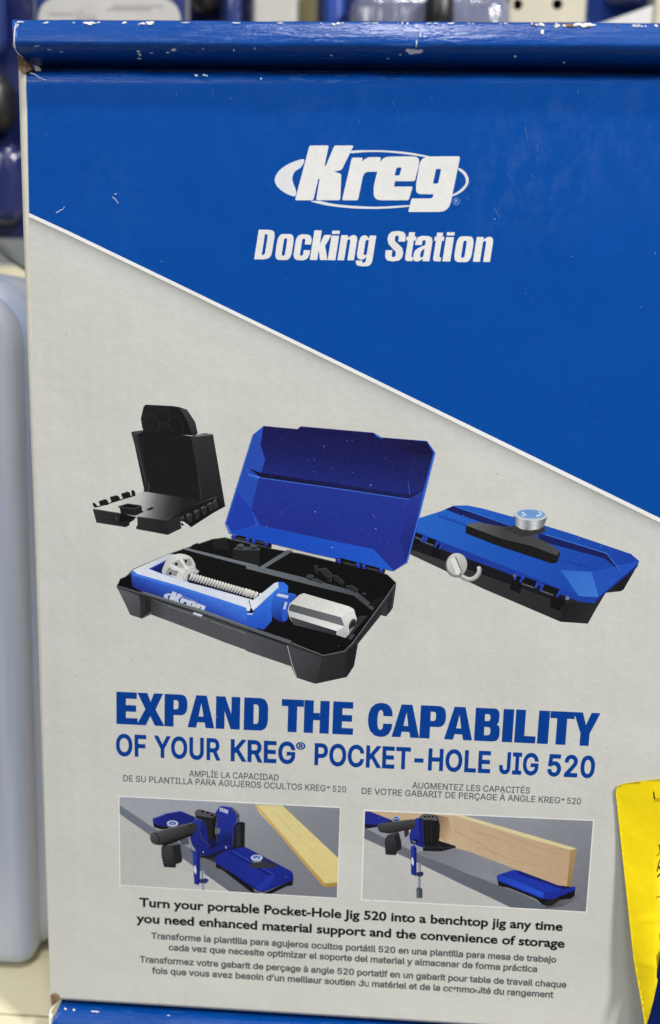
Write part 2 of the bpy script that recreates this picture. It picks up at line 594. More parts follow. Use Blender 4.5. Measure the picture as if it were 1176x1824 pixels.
# ------------------------------------------------------------------ lettering
GLY = json.loads(r'''{"-":[453,[[337,244,337,188,114,188,114,244]]],"0":[453,[[227,-7,191,-3,158,7,130,24,105,48,85,77,69,113,60,144,53,178,49,214,48,254,49,294,53,330,60,364,69,395,85,431,106,461,130,484,159,502,191,512,227,516,262,512,295,502,323,484,348,461,368,431,384,395,393,364,400,330,404,294,405,254,404,214,400,178,393,144,384,113,368,77,348,48,323,24,295,7,263,-3],[227,50,250,52,271,60,290,74,306,92,320,116,330,144,338,176,342,213,344,254,342,295,338,332,330,365,320,393,306,416,290,435,271,449,250,457,227,460,203,457,182,449,163,435,147,416,134,393,123,365,115,332,111,295,109,254,111,213,115,176,123,144,134,116,147,92,163,74,182,60,203,52]]],"2":[453,[[64,0,64,47,234,229,282,282,299,305,311,327,318,348,320,371,317,397,308,419,293,436,273,449,250,457,224,460,196,457,172,447,153,433,139,413,130,390,127,362,66,362,68,391,75,418,86,442,102,464,121,482,143,496,168,507,196,513,225,516,254,513,281,507,306,497,328,482,346,465,361,445,372,423,379,398,381,372,378,345,371,318,363,299,351,280,336,259,267,180,153,60,153,57,389,57,389,0]]],"5":[453,[[221,-7,192,-5,165,1,140,11,118,25,99,41,83,60,71,82,63,105,60,130,122,130,127,108,138,89,154,73,173,60,196,52,221,50,250,53,276,64,298,82,314,104,324,131,328,162,326,183,321,203,314,221,297,244,275,262,248,273,218,277,192,275,167,268,145,258,128,246,67,253,96,509,366,509,366,452,151,452,134,301,136,301,155,315,178,325,203,331,229,334,252,332,274,328,294,321,313,311,330,299,345,285,358,269,370,251,379,231,386,210,390,187,391,163,388,132,381,102,369,76,352,52,332,32,309,15,282,3,253,-4]]],"A":[480,[[16,0,201,509,276,509,463,0,395,0,287,302,264,372,232,478,245,478,213,371,191,302,85,0],[110,142,110,199,370,199,370,142]]],"B":[456,[[60,0,60,509,241,509,274,507,304,501,329,491,350,477,367,461,381,442,390,421,396,398,398,374,395,344,387,320,373,301,356,286,336,275,315,267,315,262,339,257,363,245,385,227,402,203,411,184,416,161,418,136,416,111,410,88,400,67,386,48,368,31,344,18,317,8,284,2,247,0],[125,57,245,57,281,60,309,67,330,80,344,96,353,115,355,137,352,161,342,184,327,203,306,218,279,228,248,231,125,231],[125,285,238,285,265,288,288,296,308,309,323,326,333,348,336,372,333,393,326,412,313,429,294,442,270,449,240,452,125,452]]],"C":[510,[[267,-7,235,-5,205,1,177,11,150,25,126,42,104,63,86,88,70,115,57,146,48,179,42,215,40,254,42,293,48,329,57,362,70,393,86,421,104,445,126,466,150,484,177,498,205,508,235,514,267,516,293,514,317,511,340,504,362,496,383,485,402,471,419,456,435,438,448,418,459,397,467,373,473,348,408,348,401,373,389,395,375,413,357,428,337,440,315,449,292,454,267,456,237,453,209,445,184,432,161,414,141,391,125,364,113,332,106,295,103,254,106,213,113,177,125,145,141,117,161,94,184,76,210,63,237,56,267,53,292,55,315,60,337,69,357,81,375,96,389,114,401,136,408,160,473,160,467,135,459,112,448,91,435,71,420,53,402,38,383,24,363,13,341,5,317,-2,293,-6]]],"D":[502,[[219,0,96,0,96,57,215,57,254,60,288,68,318,81,343,99,363,122,379,149,390,181,397,216,399,255,397,294,390,329,379,361,364,388,344,410,320,428,291,441,258,449,221,452,93,452,93,509,225,509,261,507,294,501,325,492,353,478,385,455,412,426,433,391,446,361,455,329,460,293,462,255,460,217,455,181,446,149,433,119,417,92,398,68,376,48,351,31,322,17,291,8,256,2],[125,509,125,0,60,0,60,509]]],"E":[419,[[60,0,60,509,372,509,372,452,125,452,125,286,355,286,355,229,125,229,125,57,375,57,375,0]]],"F":[410,[[60,0,60,509,369,509,369,452,125,452,125,278,346,278,346,221,125,221,125,0]]],"G":[520,[[269,-7,236,-5,205,1,176,11,149,25,125,43,104,64,85,88,69,116,57,146,47,179,42,215,40,254,42,293,47,329,57,362,69,393,85,421,103,445,125,466,149,484,175,498,203,508,233,514,265,516,291,514,316,510,340,504,363,494,384,483,403,469,421,453,436,436,449,416,460,395,468,373,474,349,408,349,399,372,387,393,373,411,356,427,337,439,315,448,291,454,265,456,236,453,209,445,183,432,160,414,141,392,125,364,113,332,106,295,103,254,106,213,113,177,125,145,141,117,161,95,184,76,210,63,238,56,269,53,296,55,322,61,345,71,365,85,382,102,396,123,407,147,413,173,415,202,434,199,283,199,283,256,478,256,478,200,475,160,466,124,451,91,431,62,406,38,377,19,344,5,308,-4]]],"H":[517,[[60,0,60,509,125,509,125,289,392,289,392,509,457,509,457,0,392,0,392,232,125,232,125,0]]],"I":[300,[[31,0,31,57,118,57,118,452,31,452,31,509,269,509,269,452,183,452,183,57,269,57,269,0]]],"J":[396,[[185,-7,143,-2,106,11,75,33,57,55,44,81,36,111,33,145,33,173,98,173,98,145,100,117,108,93,122,74,139,61,160,53,185,50,209,53,230,61,248,74,261,93,269,117,272,145,272,509,336,509,336,145,334,111,326,81,313,55,294,33,263,11,227,-2]]],"K":[467,[[104,145,104,216,139,261,174,303,212,344,364,509,448,509,231,276,228,276],[60,0,60,509,125,509,125,334,124,225,125,193,125,0],[372,0,188,259,228,309,449,0]]],"L":[393,[[60,0,60,509,125,509,125,57,361,57,361,0]]],"M":[628,[[60,0,60,509,152,509,277,187,287,159,299,123,311,84,322,49,307,49,318,83,330,121,342,158,352,187,476,509,568,509,568,0,504,0,504,291,504,327,505,369,506,413,507,457,513,457,498,409,482,363,467,322,456,291,342,0,286,0,170,291,159,321,145,361,129,408,112,457,119,457,120,416,121,372,122,328,122,291,122,0]]],"N":[523,[[60,0,60,509,136,509,343,183,363,151,388,107,414,55,405,54,401,108,399,157,399,195,399,509,463,509,463,0,387,0,202,290,177,331,148,381,108,452,119,454,122,384,124,328,125,291,125,0]]],"O":[533,[[267,-7,235,-5,205,1,177,11,150,25,126,42,105,63,86,88,70,115,57,146,48,179,42,215,40,254,42,293,48,329,57,362,70,393,86,421,105,445,126,466,150,484,177,498,205,508,235,514,267,516,299,514,329,508,357,498,384,484,408,466,429,445,448,421,464,393,477,362,486,329,491,293,493,254,491,215,486,179,477,146,464,115,448,88,429,63,408,42,384,25,357,11,329,1,299,-5],[267,53,296,55,324,63,349,76,372,94,392,116,408,144,420,176,428,213,430,254,428,295,420,332,408,365,392,392,372,415,349,433,324,446,296,453,267,456,237,453,210,445,184,433,161,415,142,392,125,364,113,332,106,295,103,254,106,213,113,176,125,144,142,117,161,94,184,76,210,63,237,55]]],"P":[445,[[60,0,60,509,235,509,272,506,305,499,332,487,356,471,375,452,390,430,400,404,407,377,409,348,407,318,400,291,390,265,375,243,356,223,332,207,305,195,272,188,235,186,109,186,109,242,233,242,257,244,279,248,297,256,318,272,333,294,342,319,344,348,342,376,333,402,318,423,297,439,279,446,257,451,232,452,125,452,125,0]]],"R":[449,[[60,0,60,509,236,509,273,506,305,500,333,489,356,473,376,455,390,433,401,408,407,381,409,352,407,323,401,296,390,271,376,250,356,232,333,217,305,206,273,200,236,198,96,198,96,255,234,255,258,256,280,260,298,267,319,281,334,300,342,324,345,352,342,380,334,405,319,425,298,440,279,446,258,451,233,452,125,452,125,0],[353,0,230,229,303,229,428,0]]],"S":[447,[[224,-9,188,-7,156,-1,128,9,102,23,81,40,64,60,51,83,42,109,38,137,104,137,110,110,123,88,142,71,166,59,194,52,224,49,246,50,267,54,286,60,311,74,329,92,341,114,346,139,342,161,332,179,316,193,296,205,245,222,184,239,145,253,112,269,86,289,67,313,56,341,52,372,54,400,62,425,75,448,92,468,113,484,138,498,165,508,195,514,227,516,259,514,289,508,316,498,340,484,360,468,377,449,390,427,398,403,401,378,337,378,332,402,320,421,302,437,280,449,254,456,225,459,194,456,167,448,145,435,129,418,118,398,115,376,119,352,131,334,148,319,169,308,212,293,264,279,312,264,336,252,359,238,379,220,395,198,402,180,407,161,408,139,406,112,399,87,386,64,370,43,349,25,323,11,294,0,261,-7]]],"T":[449,[[32,452,32,509,417,509,417,452,257,452,257,0,193,0,193,452]]],"U":[517,[[259,-8,220,-6,186,2,154,15,126,33,103,55,85,80,71,108,63,140,60,173,60,509,124,509,124,178,126,155,132,133,141,113,153,95,169,80,187,68,208,59,232,53,259,52,285,53,309,59,331,68,349,80,364,95,377,113,385,133,391,155,393,178,393,509,457,509,457,173,454,140,446,108,433,80,414,55,391,33,363,15,332,2,297,-6]]],"V":[480,[[204,0,16,509,84,509,192,206,215,137,248,31,235,31,267,138,290,206,395,509,463,509,278,0]]],"Y":[472,[[203,0,203,208,16,509,91,509,192,344,222,292,250,230,224,230,251,293,280,344,381,509,455,509,268,208,268,0]]],"Z":[438,[[42,0,42,46,273,385,306,431,341,476,348,454,285,452,223,452,40,452,40,509,397,509,397,462,169,129,134,81,97,33,90,54,152,57,214,57,399,57,399,0]]],"a":[389,[[160,-9,137,-7,115,-3,94,5,76,15,60,29,48,45,38,63,32,84,30,108,34,138,43,161,58,179,78,193,100,203,125,211,178,220,234,227,252,230,265,235,273,243,276,255,276,257,273,279,267,297,256,311,240,322,220,329,196,331,171,329,149,322,132,313,118,301,107,288,100,274,41,291,51,313,64,331,79,346,95,358,114,368,133,375,153,380,173,383,194,384,239,379,263,372,286,360,306,343,322,320,330,301,335,278,337,251,337,0,277,0,277,52,272,52,252,25,236,12,215,1,190,-6],[170,45,202,49,228,59,248,74,263,93,272,115,276,138,276,190,259,182,231,176,200,171,175,168,134,159,117,150,103,139,95,124,92,105,94,87,102,72,114,61,130,52,149,47]]],"b":[424,[[229,-8,198,-5,172,4,153,17,138,31,118,59,112,59,112,0,53,0,53,509,114,509,114,319,118,319,137,346,152,360,171,373,197,381,229,384,259,382,287,374,313,361,335,342,354,320,370,293,381,261,388,227,390,189,388,151,381,116,370,84,355,57,336,34,313,16,288,3,260,-6],[220,47,242,49,262,55,279,66,294,80,306,97,316,117,323,139,327,163,328,189,327,215,323,239,316,261,307,281,295,298,280,311,262,322,243,328,220,330,198,328,178,322,161,312,147,299,134,282,125,263,118,241,114,216,113,189,114,162,118,138,125,115,135,95,147,78,162,65,179,55,198,49]]],"c":[396,[[207,-8,174,-5,144,3,117,16,93,35,72,58,56,85,44,116,37,150,34,187,37,225,44,260,56,291,72,318,93,341,117,360,144,374,174,382,207,384,234,383,260,377,284,368,305,356,324,341,340,322,353,301,362,277,303,262,290,289,270,311,242,325,207,330,184,328,163,321,145,310,130,296,118,278,108,258,102,236,98,212,96,187,98,163,102,139,108,117,118,97,130,80,145,66,163,55,184,49,207,46,243,52,271,66,292,89,304,117,363,102,354,78,341,56,325,37,306,21,285,9,261,-1,235,-6]]],"d":[424,[[195,-8,165,-6,137,3,111,16,89,34,70,57,55,84,43,116,36,151,34,189,36,227,43,261,55,293,70,320,89,342,112,361,137,374,165,382,196,384,228,381,253,373,272,360,287,346,306,319,311,319,311,509,372,509,372,0,313,0,313,59,307,59,287,31,272,17,252,4,227,-5],[205,47,226,49,246,55,263,65,278,78,290,95,299,115,306,138,310,162,312,189,310,216,306,241,300,263,290,282,278,299,263,312,246,322,227,328,205,330,182,328,162,322,145,311,130,298,118,281,108,261,102,239,98,215,96,189,98,163,102,139,109,117,118,97,130,80,145,66,162,55,182,49]]],"e":[404,[[212,-8,177,-5,145,3,117,16,92,35,72,58,56,85,44,116,37,150,34,187,36,224,44,258,55,290,71,317,91,340,115,359,142,373,172,382,205,384,226,383,246,380,266,374,285,366,303,355,319,341,334,324,347,305,357,282,365,256,370,227,371,194,371,169,75,169,75,221,338,221,310,202,308,226,304,248,298,269,283,294,263,314,237,326,205,330,183,328,164,323,146,313,125,294,109,270,99,241,96,211,96,178,98,151,102,127,110,106,121,88,135,73,151,61,169,53,190,48,212,46,234,48,254,53,271,61,285,73,297,88,306,105,365,91,353,63,335,39,320,26,302,14,283,4,261,-3,237,-7]]],"f":[254,[[228,379,228,327,6,327,6,379],[81,0,81,432,84,461,96,486,113,505,135,519,161,527,187,530,222,527,243,521,227,468,215,472,195,474,171,470,154,460,145,443,142,419,142,0]]],"g":[425,[[207,-151,180,-149,156,-146,134,-140,105,-127,82,-110,64,-91,51,-69,101,-41,122,-66,136,-78,154,-88,178,-95,207,-97,236,-95,261,-87,282,-75,298,-58,308,-34,311,-6,311,68,306,68,287,41,272,28,252,16,227,8,195,5,165,7,138,14,113,27,90,43,71,65,55,90,43,120,36,154,34,191,36,229,43,263,55,293,71,320,90,342,112,361,138,374,166,382,196,384,228,382,253,373,273,360,288,346,308,319,313,319,313,379,372,379,372,-9,370,-40,363,-67,350,-90,334,-109,314,-124,291,-136,265,-144,237,-149],[205,59,227,61,246,66,264,75,285,95,300,121,307,142,311,166,312,193,311,219,307,242,300,264,291,283,279,299,264,312,247,322,227,328,205,330,182,328,163,322,145,312,130,298,118,282,109,262,102,241,98,218,96,193,98,167,102,144,109,123,124,96,145,76,163,66,183,61]]],"h":[410,[[114,227,114,0,53,0,53,509,114,509,114,287,102,287,116,319,132,344,152,362,175,374,200,382,227,384,252,383,275,377,295,369,313,356,328,340,341,321,350,298,355,271,357,240,357,0,296,0,296,235,293,263,286,286,273,304,256,318,235,326,210,329,184,326,161,317,141,303,126,283,117,257]]],"i":[167,[[53,0,53,379,114,379,114,0],[84,443,67,446,54,455,44,468,41,483,44,499,54,512,67,521,84,524,100,521,114,512,123,499,126,483,123,468,114,455,100,446]]],"j":[167,[[53,379,114,379,114,-30,112,-52,108,-72,102,-90,86,-113,65,-129,47,-137,27,-141,4,-143,-10,-143,-10,-87,2,-87,25,-83,40,-72,50,-54,53,-29],[83,443,67,446,53,455,44,468,41,483,44,499,53,512,67,521,83,524,100,521,114,512,123,499,126,483,123,468,114,455,100,446]]],"l":[189,[[139,-2,112,0,91,8,74,20,62,37,55,59,53,84,53,509,114,509,114,99,115,77,120,62,130,54,146,52,160,53,170,54,181,3,162,-1]]],"m":[610,[[53,0,53,379,112,379,112,295,108,295,118,323,132,346,151,363,172,376,195,384,219,386,245,383,268,375,287,361,303,342,314,320,321,295,312,295,322,321,337,343,357,361,381,375,407,383,437,386,458,385,478,380,497,372,514,361,529,346,541,328,550,307,555,283,557,255,557,0,496,0,496,254,493,279,485,298,473,313,447,326,419,330,395,328,374,320,358,307,345,290,338,270,335,247,335,0,274,0,274,260,269,288,253,311,229,326,199,330,178,328,158,320,140,307,126,289,117,266,114,238,114,0]]],"n":[410,[[114,227,114,0,53,0,53,379,112,379,112,287,102,287,116,319,132,344,152,362,175,374,200,382,227,384,252,383,275,377,295,369,313,356,328,340,341,321,350,298,355,271,357,240,357,0,296,0,296,235,293,263,286,286,273,304,256,318,235,326,210,329,184,326,161,317,141,303,126,283,117,257]]],"o":[415,[[207,-8,174,-5,144,3,117,16,93,35,72,58,56,85,44,116,37,150,34,187,37,225,44,260,56,291,72,318,93,341,117,360,144,374,174,382,207,384,241,382,271,374,299,360,323,341,343,318,359,291,371,260,379,225,381,187,379,150,371,116,359,85,343,58,323,35,299,16,271,3,241,-5],[207,46,231,49,252,55,270,66,285,80,298,97,307,117,314,139,318,163,319,187,318,212,314,236,307,258,298,278,285,296,270,310,252,321,231,328,207,330,184,328,163,321,145,310,130,296,118,278,108,258,102,236,98,212,96,187,98,163,102,139,108,117,118,97,130,80,145,66,163,55,184,49]]],"p":[424,[[53,-143,53,379,112,379,112,319,118,319,137,346,152,360,171,373,197,381,229,384,259,382,287,374,313,361,335,342,354,320,370,293,381,261,388,227,390,189,388,151,381,116,370,84,355,57,336,34,313,16,288,3,260,-6,229,-8,198,-5,173,4,153,17,138,31,118,59,114,59,114,-143],[220,47,242,49,262,55,279,66,294,80,306,97,316,117,323,139,327,163,328,189,327,215,323,239,316,261,307,281,295,298,280,311,262,322,243,328,220,330,198,328,178,322,161,312,147,299,134,282,125,263,118,241,114,216,113,189,114,162,118,138,125,115,135,95,147,78,162,65,179,55,198,49]]],"q":[424,[[372,-143,311,-143,311,59,306,59,287,31,272,17,252,4,227,-5,195,-8,165,-6,137,3,111,16,89,34,70,57,55,84,43,116,36,151,34,189,36,227,43,261,55,293,70,320,89,342,112,361,137,374,165,382,196,384,228,381,253,373,272,360,287,346,307,319,313,319,313,379,372,379],[205,47,226,49,246,55,263,65,278,78,290,95,299,115,306,138,310,162,312,189,310,216,306,241,300,263,290,282,278,299,263,312,246,322,227,328,205,330,182,328,162,322,145,311,130,298,118,281,108,261,102,239,98,215,96,189,98,163,102,139,109,117,118,97,130,80,145,66,162,55,182,49]]],"r":[259,[[53,0,53,379,112,379,112,321,115,321,130,347,152,367,171,377,191,383,213,385,229,384,243,384,243,322,230,324,207,326,182,323,159,315,140,301,126,284,117,262,114,237,114,0]]],"s":[365,[[182,-8,157,-7,133,-3,112,3,93,12,76,24,62,38,50,54,41,73,36,94,94,107,105,79,124,60,150,49,181,45,206,47,227,53,244,62,262,81,268,103,265,121,254,136,237,147,212,155,149,170,118,180,92,192,72,208,58,227,50,249,47,274,49,295,55,314,65,332,79,347,95,360,115,370,137,378,161,383,187,384,212,383,234,379,254,372,279,358,299,339,314,316,324,290,268,277,258,298,243,316,219,328,187,333,156,329,131,317,114,299,109,277,112,258,124,243,144,232,172,223,229,209,261,200,287,187,306,171,320,153,328,131,331,107,329,85,323,65,312,47,298,31,281,18,260,6,236,-2,210,-7]]],"t":[227,[[204,379,204,327,6,327,6,379],[65,471,126,471,126,98,128,76,136,61,150,53,170,50,185,51,202,54,213,2,192,-3,168,-4,138,-1,113,7,92,21,77,41,68,64,65,93]]],"u":[410,[[182,-5,158,-3,135,2,115,11,97,23,82,39,69,59,60,82,54,109,53,139,53,379,114,379,114,144,116,117,124,94,137,75,154,61,175,53,200,50,226,53,249,62,268,77,283,97,293,122,296,153,296,379,357,379,357,0,298,0,298,92,307,92,294,60,277,35,257,17,234,5,209,-3]]],"v":[389,[[163,0,17,379,84,379,165,155,187,87,206,21,184,21,203,87,224,155,305,379,371,379,226,0]]],"y":[389,[[47,-139,61,-86,71,-87,88,-90,104,-89,118,-84,130,-74,141,-58,151,-36,163,-1,17,379,84,379,165,155,187,87,206,21,184,21,202,87,224,155,305,379,371,379,204,-58,191,-85,177,-107,159,-124,139,-136,117,-143,91,-145,65,-143]]],"z":[380,[[42,0,42,46,254,320,254,323,48,323,48,379,333,379,333,331,126,60,126,56,339,56,339,0]]],"®":[463,[[231,118,205,120,179,125,154,134,131,145,110,160,91,177,74,196,60,217,48,240,40,264,35,290,33,317,35,344,40,369,48,394,60,417,74,438,91,457,110,474,131,488,154,500,179,509,205,514,231,516,258,514,284,509,309,500,332,488,353,474,372,457,389,438,403,417,415,394,423,369,428,344,430,317,428,290,423,264,415,240,403,217,389,196,372,177,353,160,332,145,309,134,284,125,258,120],[231,166,258,169,284,175,307,187,328,202,347,220,362,241,373,265,380,290,382,317,380,344,373,369,362,393,347,414,328,432,307,447,284,458,258,465,231,467,205,465,180,458,156,447,135,432,116,414,101,393,90,369,83,344,81,317,83,290,90,265,101,241,116,220,135,202,156,187,180,175,205,169],[273,226,228,312,273,312,319,226],[161,226,161,409,253,409,266,407,279,402,292,394,302,383,309,368,311,350,309,332,302,316,291,304,278,295,264,289,250,287,185,287,185,319,239,319,248,321,257,327,264,337,267,350,264,364,257,372,239,378,203,378,203,226]]],"À":[480,[[16,0,201,509,276,509,463,0,395,0,287,302,264,372,232,478,245,478,213,371,191,302,85,0],[110,142,110,199,370,199,370,142],[216,558,150,659,218,659,266,558]]],"Ç":[510,[[267,-7,235,-5,205,1,177,11,150,25,126,42,104,63,86,88,70,115,57,146,48,179,42,215,40,254,42,293,48,329,57,362,70,393,86,421,104,445,126,466,150,484,177,498,205,508,235,514,267,516,293,514,317,511,340,504,362,496,383,485,402,471,419,456,435,438,448,418,459,397,467,373,473,348,408,348,401,373,389,395,375,413,357,428,337,440,315,449,292,454,267,456,237,453,209,445,184,432,161,414,141,391,125,364,113,332,106,295,103,254,106,213,113,177,125,145,141,117,161,94,184,76,210,63,237,56,267,53,292,55,315,60,337,69,357,81,375,96,389,114,401,136,408,160,473,160,467,135,459,112,448,91,435,71,420,53,402,38,383,24,363,13,341,5,317,-2,293,-6],[228,-146,228,-110,268,-110,284,-109,294,-105,300,-98,302,-88,300,-77,294,-71,284,-67,268,-66,240,-66,251,13,283,13,283,-3,283,-33,312,-37,332,-47,344,-64,348,-88,343,-114,328,-132,313,-140,293,-145,269,-146]]],"É":[419,[[60,0,60,509,372,509,372,452,125,452,125,286,355,286,355,229,125,229,125,57,375,57,375,0],[191,558,239,659,307,659,241,558]]],"Í":[300,[[31,0,31,57,118,57,118,452,31,452,31,509,269,509,269,452,183,452,183,57,269,57,269,0],[124,558,171,659,240,659,174,558]]],"à":[389,[[160,-9,137,-7,115,-3,94,5,76,15,60,29,48,45,38,63,32,84,30,108,34,138,43,161,58,179,78,193,100,203,125,211,178,220,234,227,252,230,265,235,273,243,276,255,276,257,273,279,267,297,256,311,240,322,220,329,196,331,171,329,149,322,132,313,118,301,107,288,100,274,41,291,51,313,64,331,79,346,95,358,114,368,133,375,153,380,173,383,194,384,239,379,263,372,286,360,306,343,322,320,330,301,335,278,337,251,337,0,277,0,277,52,272,52,252,25,236,12,215,1,190,-6],[170,45,202,49,228,59,248,74,263,93,272,115,276,138,276,190,259,182,231,176,200,171,175,168,134,159,117,150,103,139,95,124,92,105,94,87,102,72,114,61,130,52,149,47],[165,429,99,529,168,529,215,429]]],"á":[389,[[160,-9,137,-7,115,-3,94,5,76,15,60,29,48,45,38,63,32,84,30,108,34,138,43,161,58,179,78,193,100,203,125,211,178,220,234,227,252,230,265,235,273,243,276,255,276,257,273,279,267,297,256,311,240,322,220,329,196,331,171,329,149,322,132,313,118,301,107,288,100,274,41,291,51,313,64,331,79,346,95,358,114,368,133,375,153,380,173,383,194,384,239,379,263,372,286,360,306,343,322,320,330,301,335,278,337,251,337,0,277,0,277,52,272,52,252,25,236,12,215,1,190,-6],[170,45,202,49,228,59,248,74,263,93,272,115,276,138,276,190,259,182,231,176,200,171,175,168,134,159,117,150,103,139,95,124,92,105,94,87,102,72,114,61,130,52,149,47],[162,429,210,529,278,529,212,429]]],"ç":[396,[[207,-8,174,-5,144,3,117,16,93,35,72,58,56,85,44,116,37,150,34,187,37,225,44,260,56,291,72,318,93,341,117,360,144,374,174,382,207,384,234,383,260,377,284,368,305,356,324,341,340,322,353,301,362,277,303,262,290,289,270,311,242,325,207,330,184,328,163,321,145,310,130,296,118,278,108,258,102,236,98,212,96,187,98,163,102,139,108,117,118,97,130,80,145,66,163,55,184,49,207,46,243,52,271,66,292,89,304,117,363,102,354,78,341,56,325,37,306,21,285,9,261,-1,235,-6],[169,-143,169,-107,210,-107,226,-106,236,-102,241,-95,243,-84,241,-74,236,-67,226,-63,210,-62,182,-62,192,16,224,16,224,0,224,-29,253,-34,273,-44,285,-61,289,-85,284,-111,270,-129,254,-136,234,-141,210,-143]]],"é":[404,[[212,-8,177,-5,145,3,117,16,92,35,72,58,56,85,44,116,37,150,34,187,36,224,44,258,55,290,71,317,91,340,115,359,142,373,172,382,205,384,226,383,246,380,266,374,285,366,303,355,319,341,334,324,347,305,357,282,365,256,370,227,371,194,371,169,75,169,75,221,338,221,310,202,308,226,304,248,298,269,283,294,263,314,237,326,205,330,183,328,164,323,146,313,125,294,109,270,99,241,96,211,96,178,98,151,102,127,110,106,121,88,135,73,151,61,169,53,190,48,212,46,234,48,254,53,271,61,285,73,297,88,306,105,365,91,353,63,335,39,320,26,302,14,283,4,261,-3,237,-7],[177,429,225,529,293,529,227,429]]],"’":[177,[[52,318,82,509,151,509,98,318]]]," ":[188,[]]}''')
